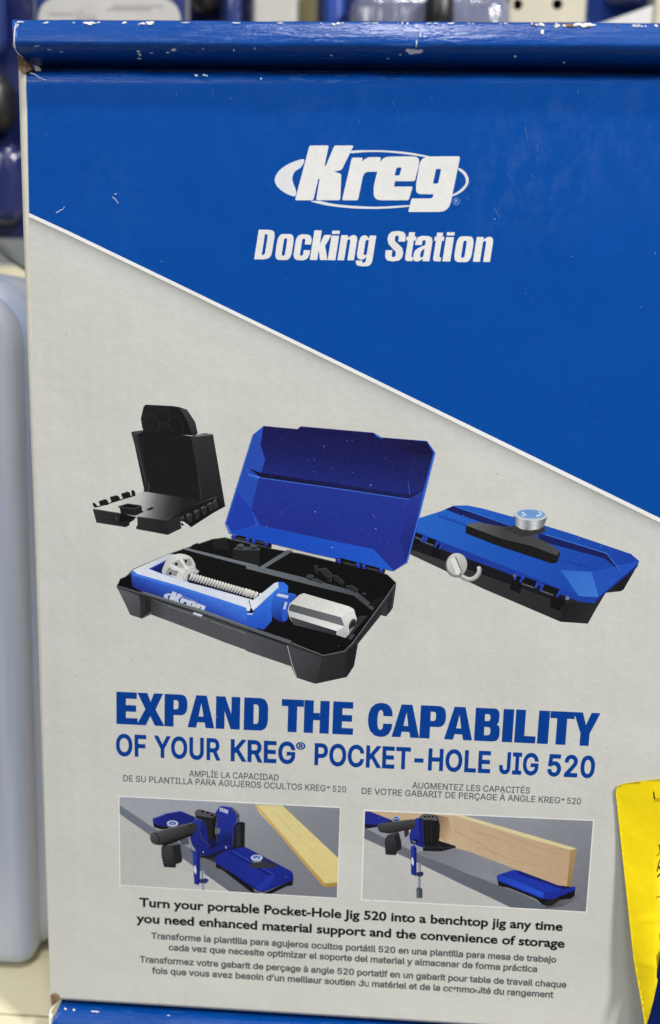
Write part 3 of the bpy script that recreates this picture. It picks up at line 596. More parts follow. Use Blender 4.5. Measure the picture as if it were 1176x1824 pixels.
GILL = json.loads(r'''{"-":[323,[[283,267,40,267,40,174,283,174]]],"0":[500,[[470,341,454,484,410,595,340,666,250,691,160,666,91,595,46,484,30,341,46,198,91,87,160,16,250,-9,340,16,410,87,454,198],[372,341,364,233,340,153,301,102,250,84,199,102,161,153,136,233,128,341,136,449,161,530,199,580,250,598,301,580,340,530,364,449]]],"2":[500,[[466,93,205,93,302,214,368,312,405,396,417,478,402,564,359,632,293,675,209,691,168,687,129,675,89,655,48,626,48,503,88,547,127,575,165,590,202,595,249,586,286,559,310,519,319,467,316,428,307,393,292,359,271,321,220,243,159,161,95,81,34,7,34,0,466,0]]],"5":[500,[[404,682,101,682,101,327,202,336,277,313,324,268,340,207,329,160,298,120,254,94,199,84,162,87,124,97,87,112,50,134,50,33,92,14,133,1,173,-7,215,-9,304,7,375,53,421,122,438,209,421,297,372,367,294,411,190,423,190,594,404,594]]],"H":[729,[[653,682,555,682,555,385,173,385,173,682,75,682,75,0,173,0,173,297,555,297,555,0,653,0]]],"J":[250,[[174,682,76,682,76,21,73,-48,59,-98,25,-127,-37,-137,-62,-137,-44,-228,-14,-230,73,-213,131,-167,164,-96,174,-8]]],"P":[510,[[70,682,70,0,168,0,168,295,270,295,373,310,444,350,486,411,500,486,487,562,447,625,380,667,283,682],[168,594,283,594,339,585,374,561,393,527,399,490,391,445,366,411,329,390,279,383,168,383]]],"T":[604,[[587,682,17,682,17,594,253,594,253,0,351,0,351,594,587,594]]],"a":[427,[[411,80,383,62,364,56,351,61,347,79,347,310,334,376,300,422,248,449,184,458,138,454,98,443,64,424,35,397,35,300,68,333,104,356,140,370,177,374,222,366,249,340,258,295,258,271,179,243,125,222,76,196,40,157,26,101,34,59,56,24,91,0,136,-9,167,-6,197,2,227,17,257,37,270,11,292,-4,325,-9,351,-6,377,5,411,26],[258,91,233,71,207,58,180,54,147,62,124,84,116,117,128,152,159,180,204,202,258,222]]],"b":[500,[[148,682,59,682,59,25,95,11,137,0,181,-7,226,-9,327,8,402,56,450,132,466,234,451,323,411,394,350,441,272,458,239,456,208,448,178,435,148,417],[148,332,183,359,216,374,250,378,301,367,341,335,366,286,375,221,365,162,337,116,293,86,238,75,209,77,177,82,148,89]]],"c":[438,[[393,427,362,440,331,450,299,456,263,458,171,441,101,393,57,316,41,216,58,125,105,54,177,8,269,-9,306,-7,342,-1,376,7,403,17,403,105,371,92,341,83,312,77,284,75,221,85,174,115,143,161,132,224,142,286,170,334,213,365,269,376,298,374,327,367,358,353,393,332]]],"d":[510,[[451,682,362,682,362,440,328,450,298,456,268,458,178,441,107,395,61,325,44,235,59,138,103,63,171,16,262,0,451,0],[362,75,272,75,207,86,165,117,142,164,135,222,145,286,175,335,220,367,279,378,307,376,334,371,362,361]]],"e":[479,[[438,130,399,107,360,90,321,80,281,76,223,85,179,110,147,152,130,211,446,211,432,320,393,397,332,443,251,458,166,442,100,395,56,323,41,230,55,140,98,64,166,11,259,-9,311,-6,357,4,398,21,438,44],[132,270,146,317,172,352,207,374,253,381,296,373,328,351,349,316,358,270]]],"f":[250,[[296,682,242,691,198,688,160,672,129,648,105,619,87,585,76,540,72,482,72,449,9,449,9,369,72,369,72,0,161,0,161,369,242,369,242,449,161,449,161,492,166,538,182,573,211,595,256,603,276,601,296,595]]],"g":[427,[[421,449,236,449,154,438,93,408,54,359,40,294,43,263,51,235,64,210,84,188,109,169,139,153,139,151,101,136,77,114,68,87,73,68,88,49,113,30,62,12,27,-14,7,-49,0,-94,15,-149,58,-192,124,-220,207,-230,296,-220,363,-192,405,-147,419,-87,412,-46,390,-10,350,18,289,38,230,51,187,64,161,79,152,96,172,123,221,134,280,148,334,181,354,208,370,244,376,282,372,317,357,347,329,380,421,380],[296,293,290,259,272,233,245,215,210,209,173,215,145,232,126,258,120,291,127,322,146,348,174,366,209,372,252,361,284,333],[333,-94,325,-121,300,-142,261,-155,209,-159,155,-155,116,-141,92,-120,84,-90,92,-63,113,-41,145,-27,186,-22,232,-25,280,-37,318,-59]]],"h":[500,[[150,682,61,682,61,0,150,0,150,322,180,352,207,372,234,383,262,387,299,379,326,357,344,323,350,278,350,0,439,0,439,275,427,355,396,413,347,447,286,458,249,453,213,440,180,419,152,390,150,390]]],"i":[219,[[154,449,65,449,65,0,154,0],[163,585,156,612,137,631,110,638,83,631,64,612,57,585,64,558,83,539,110,532,137,539,156,558]]],"j":[219,[[150,449,61,449,61,-66,52,-110,29,-143,-6,-164,61,-230,100,-203,128,-169,144,-122,150,-59],[159,585,152,612,133,631,106,638,79,631,60,612,53,585,60,558,79,539,106,532,133,539,152,558]]],"k":[479,[[460,449,354,449,155,229,380,0,500,0,268,229],[151,682,62,682,62,0,151,0]]],"l":[219,[[154,682,65,682,65,0,154,0]]],"m":[771,[[59,449,59,0,148,0,148,326,175,353,201,371,229,380,260,383,291,377,317,358,335,326,341,279,341,0,430,0,430,326,464,355,498,376,530,383,566,376,596,356,616,323,623,278,623,0,712,0,712,282,702,354,672,410,625,445,563,458,518,452,479,434,444,408,413,377,387,412,356,437,320,453,279,458,247,454,215,441,182,420,148,390,148,449]]],"n":[500,[[150,449,61,449,61,0,150,0,150,322,180,352,207,372,234,383,262,387,299,379,326,357,344,323,350,278,350,0,439,0,439,277,427,357,394,414,346,447,286,458,249,453,213,440,180,419,152,390,150,390]]],"o":[552,[[273,458,179,440,104,392,54,319,36,229,54,134,103,58,178,9,273,-9,372,8,449,57,498,132,516,229,498,321,447,393,370,441],[272,378,333,367,382,336,414,288,425,228,414,163,384,113,336,82,272,71,213,82,167,114,138,164,127,229,138,289,168,336,214,367]]],"p":[500,[[146,11,178,0,207,-7,236,-9,328,8,400,55,447,128,464,221,448,319,399,391,320,434,211,449,57,449,57,-230,146,-230],[146,369,227,369,291,359,336,330,364,284,373,222,362,162,333,114,287,82,230,71,202,73,174,80,146,91]]],"r":[396,[[69,449,69,0,158,0,158,235,166,289,190,333,224,362,267,373,292,367,321,352,350,329,397,406,361,435,326,452,290,458,258,452,226,432,193,397,160,346,158,346,158,449]]],"s":[385,[[324,421,289,437,256,449,224,456,192,458,131,450,84,426,54,387,44,336,77,260,149,206,221,163,254,120,245,93,221,76,188,69,158,73,123,84,83,102,41,128,41,32,82,13,120,0,158,-7,197,-9,256,1,303,27,334,69,345,123,340,155,322,185,291,215,244,249,194,280,160,304,141,323,135,339,142,360,163,375,194,380,221,377,253,369,287,354,324,333]]],"t":[333,[[167,542,0,379,0,369,78,369,78,132,87,76,115,31,160,2,224,-9,258,-5,297,6,332,21,332,104,297,86,263,75,231,71,203,77,178,98,167,139,167,369,309,369,309,449,167,449]]],"u":[500,[[437,0,437,449,348,449,348,128,325,101,299,81,271,69,241,65,201,72,172,91,155,122,149,164,149,449,60,449,60,170,71,94,103,38,152,3,215,-9,249,-4,284,9,318,30,348,57,348,0]]],"v":[438,[[206,-9,236,-9,434,449,339,449,221,173,100,449,3,449]]],"y":[438,[[438,449,338,449,222,196,101,449,0,449,174,96,21,-230,120,-230]]]," ":[278,[]]}''')
for fd, cap in ((GLY, 509.0), (GILL, 682.0)): fd['cap'] = cap
_cache = {}

def offset(c, d):
    n = len(c)
    out = []
    for i in range(n):
        p0, p, p1 = c[i - 1], c[i], c[(i + 1) % n]
        a = Vector((p[0] - p0[0], p[1] - p0[1])); b = Vector((p1[0] - p[0], p1[1] - p[1]))
        a.normalize(); b.normalize()
        na, nb = Vector((a.y, -a.x)), Vector((b.y, -b.x))
        k = 1 + na.dot(nb)
        mvec = (na + nb) / max(k, .45)
        out.append((p[0] + mvec.x * d, p[1] + mvec.y * d))
    return out

def area2(c):
    return sum(c[i - 1][0] * c[i][1] - c[i][0] * c[i - 1][1] for i in range(len(c)))

def glyph(font, ch, off):
    key = (id(font), ch, off)
    if key not in _cache:
        adv, cs = font[ch]
        cs = [list(zip(c[::2], c[1::2])) for c in cs]
        if cs:
            big = max(cs, key=lambda c: abs(area2(c)))
            sgn = 1 if area2(big) > 0 else -1
            if off: cs = [offset(c, off * sgn) for c in cs]
            V, T = fill(cs)
        else:
            V, T = [], []
        _cache[key] = (adv, V, T)
    return _cache[key]

def vslope(x): return .0268 - (x - 60) * 1.0e-4      # how much a panel vertical leans at column x

def text(art, s, x0, y0, x1, y1, cap, col, font=None, off=0, track=0):
    """set a line so that its ink runs from pixel x0 to x1 along the given baseline"""
    font = font or GLY
    fn = art.colour(col)
    pen, items = 0.0, []
    for ch in s:
        adv, V, T = glyph(font, ch, off)
        items.append((pen, V, T))
        pen += adv + track
    xs = [p + v[0] for p, V, T in items for v in V]
    u0, u1 = min(xs), max(xs)
    k = (x1 - x0) / (u1 - u0)
    kv = cap / (font['cap'] + 2 * off)
    polys = []
    for pen, V, T in items:
        q = []
        for v in V:
            a = (pen + v[0] - u0) * k
            x = x0 + a
            y = y0 + (y1 - y0) * a / (x1 - x0)
            b = (v[1] + off) * kv
            q.append((x - vslope(x) * b, y - b))
        polys += [[q[i] for i in t] for t in T]
    art.tris(polys, fn)
    return art

# ------------------------------------------------------------------ shelf and back panel
ZS = P(100, 1868, -0.006).z                       # top of the shelf
shelf = MB()
shelf.box(-1.2, 1.2, 0.0150, 0.42, ZS - .03, ZS)
shelf.box(-1.2, 1.2, -0.030, 0.0132, ZS - .03, ZS)
shelf.box(-1.2, 1.2, -0.034, -0.0302, ZS - .045, ZS + .0005)
so = shelf.build('shelf', SHELFM)
so['kind'] = 'structure'

# ------------------------------------------------------------------ product box
ZT = P(600, 123.5).z                              # top edge of the printed panel
ZB = P(450, 1800).z                               # its bottom edge
XL = lambda py: P(np.interp(py, [125, 350, 540, 800, 1100, 1500, 1775], [46, 50, 56, 65, 72, 82, 91]), py).x
XR = P(1176, 900).x + 0.045                       # right corner, past the frame
box = empty('product_box', (0.0, 0.05, ZS), 'blue and light grey cardboard box with a docking station printed on its front', 'product box')

body = MB()
body.box(P(50, 300, .012).x + .004, XR - .001, .012, .15, ZS + .0003, ZT + .012)
bodyo = body.build('carton_body', CREAM, box)

# front panel: grey sheet whose top edge rolls back under the lid
rows = [(.0118, .0002), (.006, 0), (.0036, -.0004), (.0024, -.0009), (.0015, -.0017), (.0009, -.0026), (.00045, -.0038), (.00015, -.0052), (0, -.0070)]
v, f, c = [], [], []
gl, bl = lin((208, 208, 202)), lin((0, 74, 160))
pys = [124 + (1790 - 124) * i / 60 for i in range(61)]
NX = 30
def xrow(z):
    py = np.interp(-z, [-P(60, q).z for q in pys], pys)
    x0 = XL(py)
    return [x0 + (XR - x0) * j / NX for j in range(NX + 1)]
zs = [ZT - .0070 - (ZT - .0070 - ZB + .0004) * i / 40 for i in range(1, 41)]
zs = zs[:-1] + [ZB + .0016, ZB + .0008, zs[-1]]
prof = [(y, ZT + dz) for y, dz in rows] + [(0, z) for z in zs] + [(.0003, ZB - .0002), (.0115, ZB - .0003)]
for y, z in prof:
    for x in xrow(min(z, ZT)):
        # a worn, slightly wavy fold
        w = 0.00035 * math.sin(x * 210) * math.sin(x * 77 + 1) if z > ZT - .003 else 0
        v.append((x, y, z + w))
NR = 8
roll = []
for i in range(len(prof) - 1):
    for j in range(NX):
        a = i * (NX + 1) + j
        (roll if i < NR - 1 else f).append((a, a + 1, a + NX + 2, a + NX + 1))
for (y, z) in prof:
    c += [bl if z > ZT - .0075 else gl] * (NX + 1)
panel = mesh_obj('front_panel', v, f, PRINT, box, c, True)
mesh_obj('rolled_edge', v[:NR * (NX + 1)], roll, BLUE, box, None, True)

# blue field, white stripe and the printed shadow under it
def stripe_y(x, k=0):                              # lower edge of the blue field, from the photograph
    return np.interp(x, [50, 120, 300, 600, 900, 1176, 1420], [379, 411, 497.5, 643, 789, 923.5, 1044])
bf = Art(0.00002)
xs = [52, 120, 300, 600, 900, 1176, 1400]
top = [(1400, 146), (1176, 146), (600, 150), (300, 151), (48, 151)]
left = [(49.5, 250), (51, 379)]
bf.add([(x, stripe_y(x)) for x in xs] + top + left[:1], col=(0, 74, 160))
bf.build('printed_blue_field', panel)
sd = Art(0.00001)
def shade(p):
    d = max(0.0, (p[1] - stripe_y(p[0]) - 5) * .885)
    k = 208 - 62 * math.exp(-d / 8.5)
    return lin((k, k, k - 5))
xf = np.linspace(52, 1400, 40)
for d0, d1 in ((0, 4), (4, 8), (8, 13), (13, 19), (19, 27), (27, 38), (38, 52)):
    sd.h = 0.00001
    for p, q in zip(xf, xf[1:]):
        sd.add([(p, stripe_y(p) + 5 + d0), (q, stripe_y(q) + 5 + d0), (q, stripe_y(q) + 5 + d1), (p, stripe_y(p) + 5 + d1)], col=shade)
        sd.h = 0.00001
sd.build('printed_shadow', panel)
st = Art(0.00005)
st.add([(x, stripe_y(x) - .5) for x in xs] + [(x, stripe_y(x) + (6.5 if x < 800 else 7.5)) for x in xs[::-1]], col=(238, 238, 236))
st.build('printed_stripe', panel)

# left edge of the carton: the side panel seen edge-on
outer = [(33, 112), (34, 160), (37, 260), (40, 350), (42.5, 430), (45, 490), (49, 620), (56, 800), (64, 1000), (72, 1250), (80.5, 1500), (87.5, 1690), (90, 1778)]
v, f = [], []
for px, py in outer:
    xi = XL(py)
    po = P(px, py, .0014)
    pi = Vector((xi + .0001, 0.00002, P(60, py).z))
    mid = pi.lerp(po, .55) + Vector((-.0001, -.0004, 0))
    mid2 = pi.lerp(po, .88) + Vector((-.0001, -.0002, 0))
    v += [pi, mid, mid2, po, Vector((po.x + .001, .012, po.z)), Vector((po.x + .004, .15, po.z))]
for i in range(len(outer) - 1):
    for j in range(5):
        a = i * 6 + j
        f.append((a, a + 1, a + 7, a + 6))
mesh_obj('side_panel', v, f, CREAM, box, None, True)

# folded rims above and below the panel
def rim(name, prof, x0fn, jag, nx=150):
    v, f = [], []
    rng = random.Random(3)
    n = len(prof)
    for i in range(nx + 1):
        t = i / nx
        for k, (y, z) in enumerate(prof):
            x0 = x0fn(k / (n - 1))
            x = x0 + (XR + .001 - x0) * t
            wob = .00016 * math.sin(x * 61) * math.sin(x * 23 + 2) + .00010 * math.sin(x * 190 + 1) * math.sin(x * 47)
            v.append((x, y + wob * .7, z + wob))
    for i in range(nx):
        for k in range(n - 1):
            a = i * n + k
            f.append((a, a + 1, a + n + 1, a + n))
    # closed end of the roll
    f.append(tuple(range(n)))
    return mesh_obj(name, v, f, BLUE, box, None, True)

def dense(pr, n=4): return smooth(pr, n, False)
TP = dense([(.060, .0186), (.004, .0186), (-.0018, .0185), (-.0036, .0177), (-.0049, .0155), (-.0060, .0125), (-.0069, .0096), (-.0070, .0076), (-.0053, .0055),
            (-.0020, .0040), (.0030, .0033), (.0080, .0030), (.0112, .0028), (.0116, .0014), (.0117, .0001)], 4)
kz = 1.1
while min(PJ((0, y, ZT + z * kz + .0002))[1] for y, z in TP) < 38.0: kz -= .004      # height of the roll
TP = [(y, ZT + z * kz + .0002) for y, z in TP]
def top_x0(t):
    return float(np.interp(t, [0, .25, .45, .52, .62, .70, .78, .86, 1],
                           [P(26, 60, 0).x, P(26, 45, -.002).x, P(24, 70, -.007).x, P(22, 80, -.0073).x, P(23, 90, -.0072).x, P(31, 100, -.0058).x, P(42, 108, -.0034).x, P(54, 120, 0).x, P(56, 122, 0).x]))
lid = rim('folded_lid_rim', TP, top_x0, 0)
BP = dense([(.0118, -.0034), (.006, -.0033), (.0008, -.0034), (-.0020, -.0038), (-.0045, -.0050), (-.0064, -.0074), (-.0073, -.0108), (-.0073, -.0150), (-.0068, -.0185)], 4)
BP = [(y, ZB + z) for y, z in BP]
BP[-1] = (BP[-1][0], ZS + .0002)
def bot_x0(t):
    return float(np.interp(t, [0, .25, .4, .55, .7, 1],
                           [P(106, 1776, .002).x, P(106, 1776, 0).x, P(104, 1782, -.002).x, P(97, 1790, -.004).x, P(90.5, 1800, -.0068).x, P(90.0, 1824, -.0073).x]))
foot = rim('folded_base_rim', BP, bot_x0, 0)

# bare board where the corners are torn open
def board_patch(name, pts, y):
    mb = MB()
    fr = [P(px, py, y + dy) for px, py, dy in pts]
    bk = [p + Vector((0, .004, 0)) for p in fr]
    n = len(fr)
    mb.add(fr + bk, [tuple(range(n)), tuple(range(n, 2 * n))[::-1]] + [(i, (i + 1) % n, n + (i + 1) % n, n + i) for i in range(n)])
    return mb.build(name, KRAFT, box)
board_patch('torn_corner', [(30.5, 96, 0), (36, 99, 0), (48, 108, .001), (57, 122, .001), (50, 127, 0), (44, 130, 0), (34, 125, 0), (31.5, 112, 0)], -.0010)
board_patch('torn_corner', [(90, 1774, 0), (98, 1772, 0), (106, 1773, .001), (103, 1784, 0), (96, 1790, 0), (91.5, 1793, 0)], -.0012)

# ------------------------------------------------------------------ lettering on the blue field
INKW = (232, 231, 228)
def logo_paths():
    K = rnd([(304, 73), (390, 73), (371, 163), (377, 163), (415, 73), (501, 73), (447, 182), (414, 189), (446, 200), (441, 317), (333, 317), (349, 222), (343, 222), (321, 317), (239, 317)], [7, 7, 3, 3, 7, 7, 8, 2, 8, 8, 8, 2, 2, 8, 8], 3)
    r = rnd([(493, 127), (541, 127), (538, 144), (562, 125), (623, 125), (607, 190), (556, 190), (543, 205), (520, 317), (449, 317)], [7, 5, 2, 14, 7, 8, 10, 14, 8, 8], 3)
    e = rnd([(622, 123), (792, 121), (792, 160), (773, 232), (685, 232), (680, 256), (764, 256), (746, 317), (590, 317), (590, 255)], [40, 34, 12, 8, 4, 4, 7, 9, 34, 14], 4)
    eh = rnd([(692, 171), (715, 171), (705, 207), (683, 207)], 5, 3)
    g = rnd([(800, 122), (976, 121), (925, 369), (744, 369), (759, 309), (852, 309), (857, 290), (778, 290), (779, 245)], [40, 12, 46, 6, 7, 14, 3, 26, 14], 4)
    gh = rnd([(868, 177), (891, 177), (877, 243), (854, 243)], 6, 3)
    cres = smooth([(279, 134), (222, 150), (172, 182), (149, 222), (160, 255), (195, 284), (238, 299), (243, 272), (231, 240), (228, 214), (240, 188), (268, 168)], 4)
    topa = smooth([(495, 96), (560, 94), (640, 95), (740, 103), (842, 122), (820, 124), (735, 112), (640, 103), (560, 102), (492, 107)], 4)
    righta = smooth([(971, 173), (1000, 193), (1014, 228), (1002, 260), (972, 286), (936, 301), (935, 296), (970, 275), (995, 250), (1001, 228), (991, 203), (968, 182)], 4)
    bota = smooth([(308, 321), (350, 320), (372, 325), (450, 338), (600, 346), (744, 339), (744, 346), (620, 355), (500, 353), (400, 343), (345, 332)], 4)
    return K, r, e, eh, g, gh, cres, topa, righta, bota

def draw_logo(a, ink, soft):
    K, r, e, eh, g, gh, cres, topa, righta, bota = logo_paths()
    for p in (cres, topa, righta, bota): a.add(p, col=soft)
    a.add(K, col=ink); a.add(r, col=ink)
    a.add(e, eh, col=ink, eo=True); a.add(g, gh, col=ink, eo=True)

a = Art(0.00004, 430, 230, 2.502)
draw_logo(a, INKW, (224, 226, 228))
a.add(ell(958, 322, 16, 17, n=30), ell(958, 322, 13, 14, n=30), col=(120, 150, 205), eo=True)
a.add([(952, 331), (952, 313), (960, 313), (965, 318), (961, 323), (965, 331), (962, 331), (957, 324), (955, 324), (955, 331)], col=(130, 158, 210))
a.build('printed_logo', panel)

def sm(p, n=3): return smooth(p, n)
IMP = {
 'D': ([[(0, 0), (.6, 0), (.85, .04), (.97, .13), (1, .25), (1, .78), (.95, .92), (.82, .98), (.6, 1), (0, 1)], [(.41, .14), (.53, .15), (.59, .2), (.59, .8), (.53, .85), (.41, .86)]]),
 'o': ([rnd([(0, -.015), (1, -.015), (1, .865), (0, .865)], .30, 5), rnd([(.40, .13), (.60, .13), (.60, .72), (.40, .72)], .08, 3)]),
 'c': ([[(.60, .33), (.60, .2), (.55, .14), (.45, .14), (.40, .2), (.40, .66), (.45, .72), (.55, .72), (.6, .66), (.6, .52), (1, .52), (1, .68), (.9, .81), (.7, .86), (.3, .86), (.1, .81), (0, .68), (0, .17), (.1, .04), (.3, -.015), (.7, -.015), (.9, .04), (1, .17), (1, .33)]]),
 'k': ([[(0, 0), (.42, 0), (.42, .34), (.58, 0), (1, 0), (.74, .48), (1, .85), (.60, .85), (.42, .54), (.42, 1), (0, 1)]]),
 'i': ([[(0, 0), (1, 0), (1, .83), (0, .83)], [(0, .89), (1, .89), (1, 1), (0, 1)]]),
 'n': ([[(0, 0), (.41, 0), (.41, .67), (.46, .72), (.55, .72), (.60, .66), (.60, 0), (1, 0), (1, .7), (.94, .82), (.78, .865), (.6, .84), (.41, .76), (.41, .85), (0, .85)]]),
 'g': ([[(0, .22), (0, .66), (.08, .81), (.25, .86), (.42, .84), (.6, .75), (.6, .85), (1, .85), (1, 0), (.95, -.12), (.8, -.19), (.45, -.2), (.12, -.17), (0, -.07), (0, .0), (.38, 0), (.42, -.07), (.52, -.08), (.60, -.03), (.60, .13), (.45, .04), (.25, .03), (.08, .08)], [(.40, .22), (.5, .17), (.60, .22), (.60, .66), (.5, .72), (.40, .66)]]),
 'S': ([[(1, .66), (.62, .66), (.62, .80), (.57, .86), (.45, .86), (.40, .80), (.43, .68), (.9, .44), (1, .27), (.98, .12), (.85, .02), (.5, -.02), (.18, .01), (.03, .12), (0, .36), (.38, .36), (.38, .18), (.44, .13), (.54, .13), (.60, .19), (.57, .31), (.1, .57), (0, .74), (.03, .9), (.18, .99), (.5, 1.02), (.82, .99), (.97, .9), (1, .78)]]),
 't': ([[(.18, .14), (.22, .04), (.4, 0), (1, 0), (1, .13), (.85, .14), (.80, .19), (.80, .70), (1, .70), (1, .84), (.80, .84), (.80, .98), (.18, .98), (.18, .84), (0, .84), (0, .70), (.18, .70)]]),
 'a': ([[(.60, 0), (1, 0), (1, .68), (.92, .81), (.7, .86), (.3, .86), (.08, .81), (0, .68), (0, .55), (.4, .55), (.4, .67), (.45, .72), (.55, .72), (.6, .66), (.6, .55), (.2, .44), (.04, .35), (0, .22), (.02, .07), (.12, .0), (.3, -.015), (.48, .03), (.6, .1)], [(.40, .16), (.46, .12), (.54, .13), (.60, .18), (.60, .44), (.46, .37), (.40, .30)]]),
}
def impact(a, ch, x0, x1):
    cs = []
    for c_ in IMP[ch]:
        q = []
        for u, v_ in c_:
            x = x0 + (x1 - x0) * u
            yb = 580 + (x - 57) * 12.0 / 1053
            hgt = 132 - (x - 57) * 2.0 / 1053
            q.append((x + v_ * hgt * .158, yb - v_ * hgt))
        cs.append(q)
    if ch == 'i':
        for q in cs: a.add(rnd(q, 2, 2), col=INKW)
    else:
        a.add(*[rnd(q, 2.2, 2) if ch in 'Dkn' else q for q in cs], col=INKW, eo=True)
a = Art(0.00004, 430, 230, 2.502)
for ch, x0, x1 in (('D', 57, 132), ('o', 147, 220), ('c', 229, 300), ('k', 305, 384), ('i', 385, 419), ('n', 428, 502), ('g', 511, 584),
                   ('S', 636, 716), ('t', 720, 763), ('a', 763, 838), ('t', 845, 888), ('i', 896, 931), ('o', 945, 1022), ('n', 1032, 1108)):
    impact(a, ch, x0, x1)
a.build('printed_title', panel)

# ------------------------------------------------------------------ headline and small lettering on the grey field
BLK = {
 'E': [[(0, 0), (1, 0), (1, .2), (.45, .2), (.45, .40), (.93, .40), (.93, .60), (.45, .60), (.45, .80), (.96, .80), (.96, 1), (0, 1)]],
 'X': [[(0, 0), (.34, 0), (.5, .29), (.67, 0), (1.02, 0), (.69, .5), (.96, 1), (.63, 1), (.51, .73), (.39, 1), (.03, 1), (.32, .5)]],
 'P': [rnd([(0, 0), (.40, 0), (.40, .36), (1, .36), (1, 1), (0, 1)], [0, 0, 0, .30, .30, 0], 6), rnd([(.40, .54), (.61, .54), (.61, .82), (.40, .82)], [0, .1, .1, 0], 4)],
 'A': [[(0, 0), (.32, 0), (.365, .17), (.635, .17), (.68, 0), (1, 0), (.70, 1), (.31, 1)], [(.41, .35), (.59, .35), (.505, .77)]],
 'N': [[(0, 0), (.36, 0), (.36, .56), (.62, 0), (1, 0), (1, 1), (.64, 1), (.64, .46), (.38, 1), (0, 1)]],
 'D': [rnd([(0, 0), (1, 0), (1, 1), (0, 1)], [0, .36, .36, 0], 7), rnd([(.40, .2), (.61, .2), (.61, .8), (.40, .8)], [0, .16, .16, 0], 4)],
 'T': [[(.29, 0), (.70, 0), (.70, .79), (1, .79), (1, 1), (0, 1), (0, .79), (.29, .79)]],
 'H': [[(0, 0), (.37, 0), (.37, .4), (.63, .4), (.63, 0), (1, 0), (1, 1), (.63, 1), (.63, .62), (.37, .62), (.37, 1), (0, 1)]],
 'C': [[(.62, .62), (.61, .72), (.56, .79), (.49, .80), (.42, .74), (.39, .62), (.385, .5), (.39, .37), (.42, .25), (.49, .19), (.56, .2), (.62, .28), (.63, .39), (1, .39), (.97, .22), (.86, .07), (.70, -.005), (.5, -.02), (.28, .02), (.1, .15), (.02, .33), (0, .5), (.02, .68), (.1, .85), (.28, .98), (.5, 1.02), (.72, 1.0), (.88, .92), (.97, .79), (1, .62)]],
 'B': [rnd([(0, 0), (1, 0), (1, .46), (.86, .52), (.95, .58), (.95, 1), (0, 1)], [0, .26, .14, .02, .1, .22, 0], 5), rnd([(.38, .61), (.60, .61), (.60, .82), (.38, .82)], [0, .09, .09, 0], 3), rnd([(.38, .18), (.63, .18), (.63, .43), (.38, .43)], [0, .1, .1, 0], 3)],
 'I': [[(0, 0), (1, 0), (1, 1), (0, 1)]],
 'L': [[(0, 0), (1, 0), (1, .21), (.46, .21), (.46, 1), (0, 1)]],
 'Y': [[(.30, 0), (.66, 0), (.66, .37), (1.02, 1), (.68, 1), (.49, .62), (.33, 1), (-.02, 1), (.30, .37)]],
}
HB = (2, 62, 146)
a = Art(0.00003)
for ch, x0, x1 in (('E', 207.6, 245.3), ('X', 243.4, 292.3), ('P', 293.1, 333.6), ('A', 334.2, 382), ('N', 384.4, 427.2), ('D', 434.2, 477), ('T', 500.9, 540.2), ('H', 541, 585.6), ('E', 592, 628.8),
                   ('C', 654.5, 698), ('A', 697.6, 746.8), ('P', 747, 792.4), ('A', 791.2, 841), ('B', 844.5, 889), ('I', 893.8, 912.4), ('L', 916, 953.3), ('I', 956.6, 975.8), ('T', 977, 1020), ('Y', 1019, 1064)):
    cs = []
    for c_ in BLK[ch]:
        q = []
        for u, v_ in c_:
            x = x0 + (x1 - x0) * u
            yb = 1289.4 + (x - 207) * 39.2 / 840
            hgt = 57.4 + (x - 207) * 1.6 / 850
            q.append((x - (vslope(x) - .01) * v_ * hgt, yb - v_ * hgt))
        cs.append(q)
    a.add(*cs, col=HB, eo=True)
a.build('printed_headline', panel)

a = Art(0.00003)
bl_ = lambda x: 1346.3 + (x - 207) * .0470
for w, x0, x1 in (('OF', 207, 261), ('YOUR', 274.5, 393), ('KREG', 411, 526), ('POCKET-HOLE', 560, 873), ('JIG', 888.6, 958.5), ('520', 974.5, 1058.5)):
    text(a, w, x0, bl_(x0), x1, bl_(x1), 39.5, HB, off=25, track=16)
text(a, '®', 527, bl_(527) - 22.5, 544, bl_(544) - 22.5, 17, HB, off=12)
a.build('printed_subheading', panel)

GR = (98, 98, 100)
a = Art(0.00003)
text(a, 'AMPLÍE LA CAPACIDAD', 337, 1383.2, 496.5, 1390.6, 11.2, GR, off=11)
text(a, 'DE SU PLANTILLA PARA AGUJEROS OCULTOS KREG', 219.8, 1391.6, 580, 1409.6, 11.2, GR, off=11)
text(a, '®', 582, 1405.6, 588.5, 1405.9, 5.5, GR, off=10)
text(a, '520', 592.5, 1410.4, 616.7, 1411.8, 11.2, GR, off=11)
a.build('printed_caption', panel)
a = Art(0.00003)
text(a, 'AUGMENTEZ LES CAPACITÉS', 734, 1404.3, 944, 1413.6, 11.2, GR, off=11)
text(a, 'DE VOTRE GABARIT DE PERÇAGE À ANGLE KREG', 644.3, 1414.2, 997.5, 1431.2, 11.2, GR, off=11)
text(a, '®', 999.5, 1427.2, 1006, 1427.5, 5.5, GR, off=10)
text(a, '520', 1010, 1431.8, 1034.5, 1433, 11.2, GR, off=11)
a.build('printed_caption', panel)

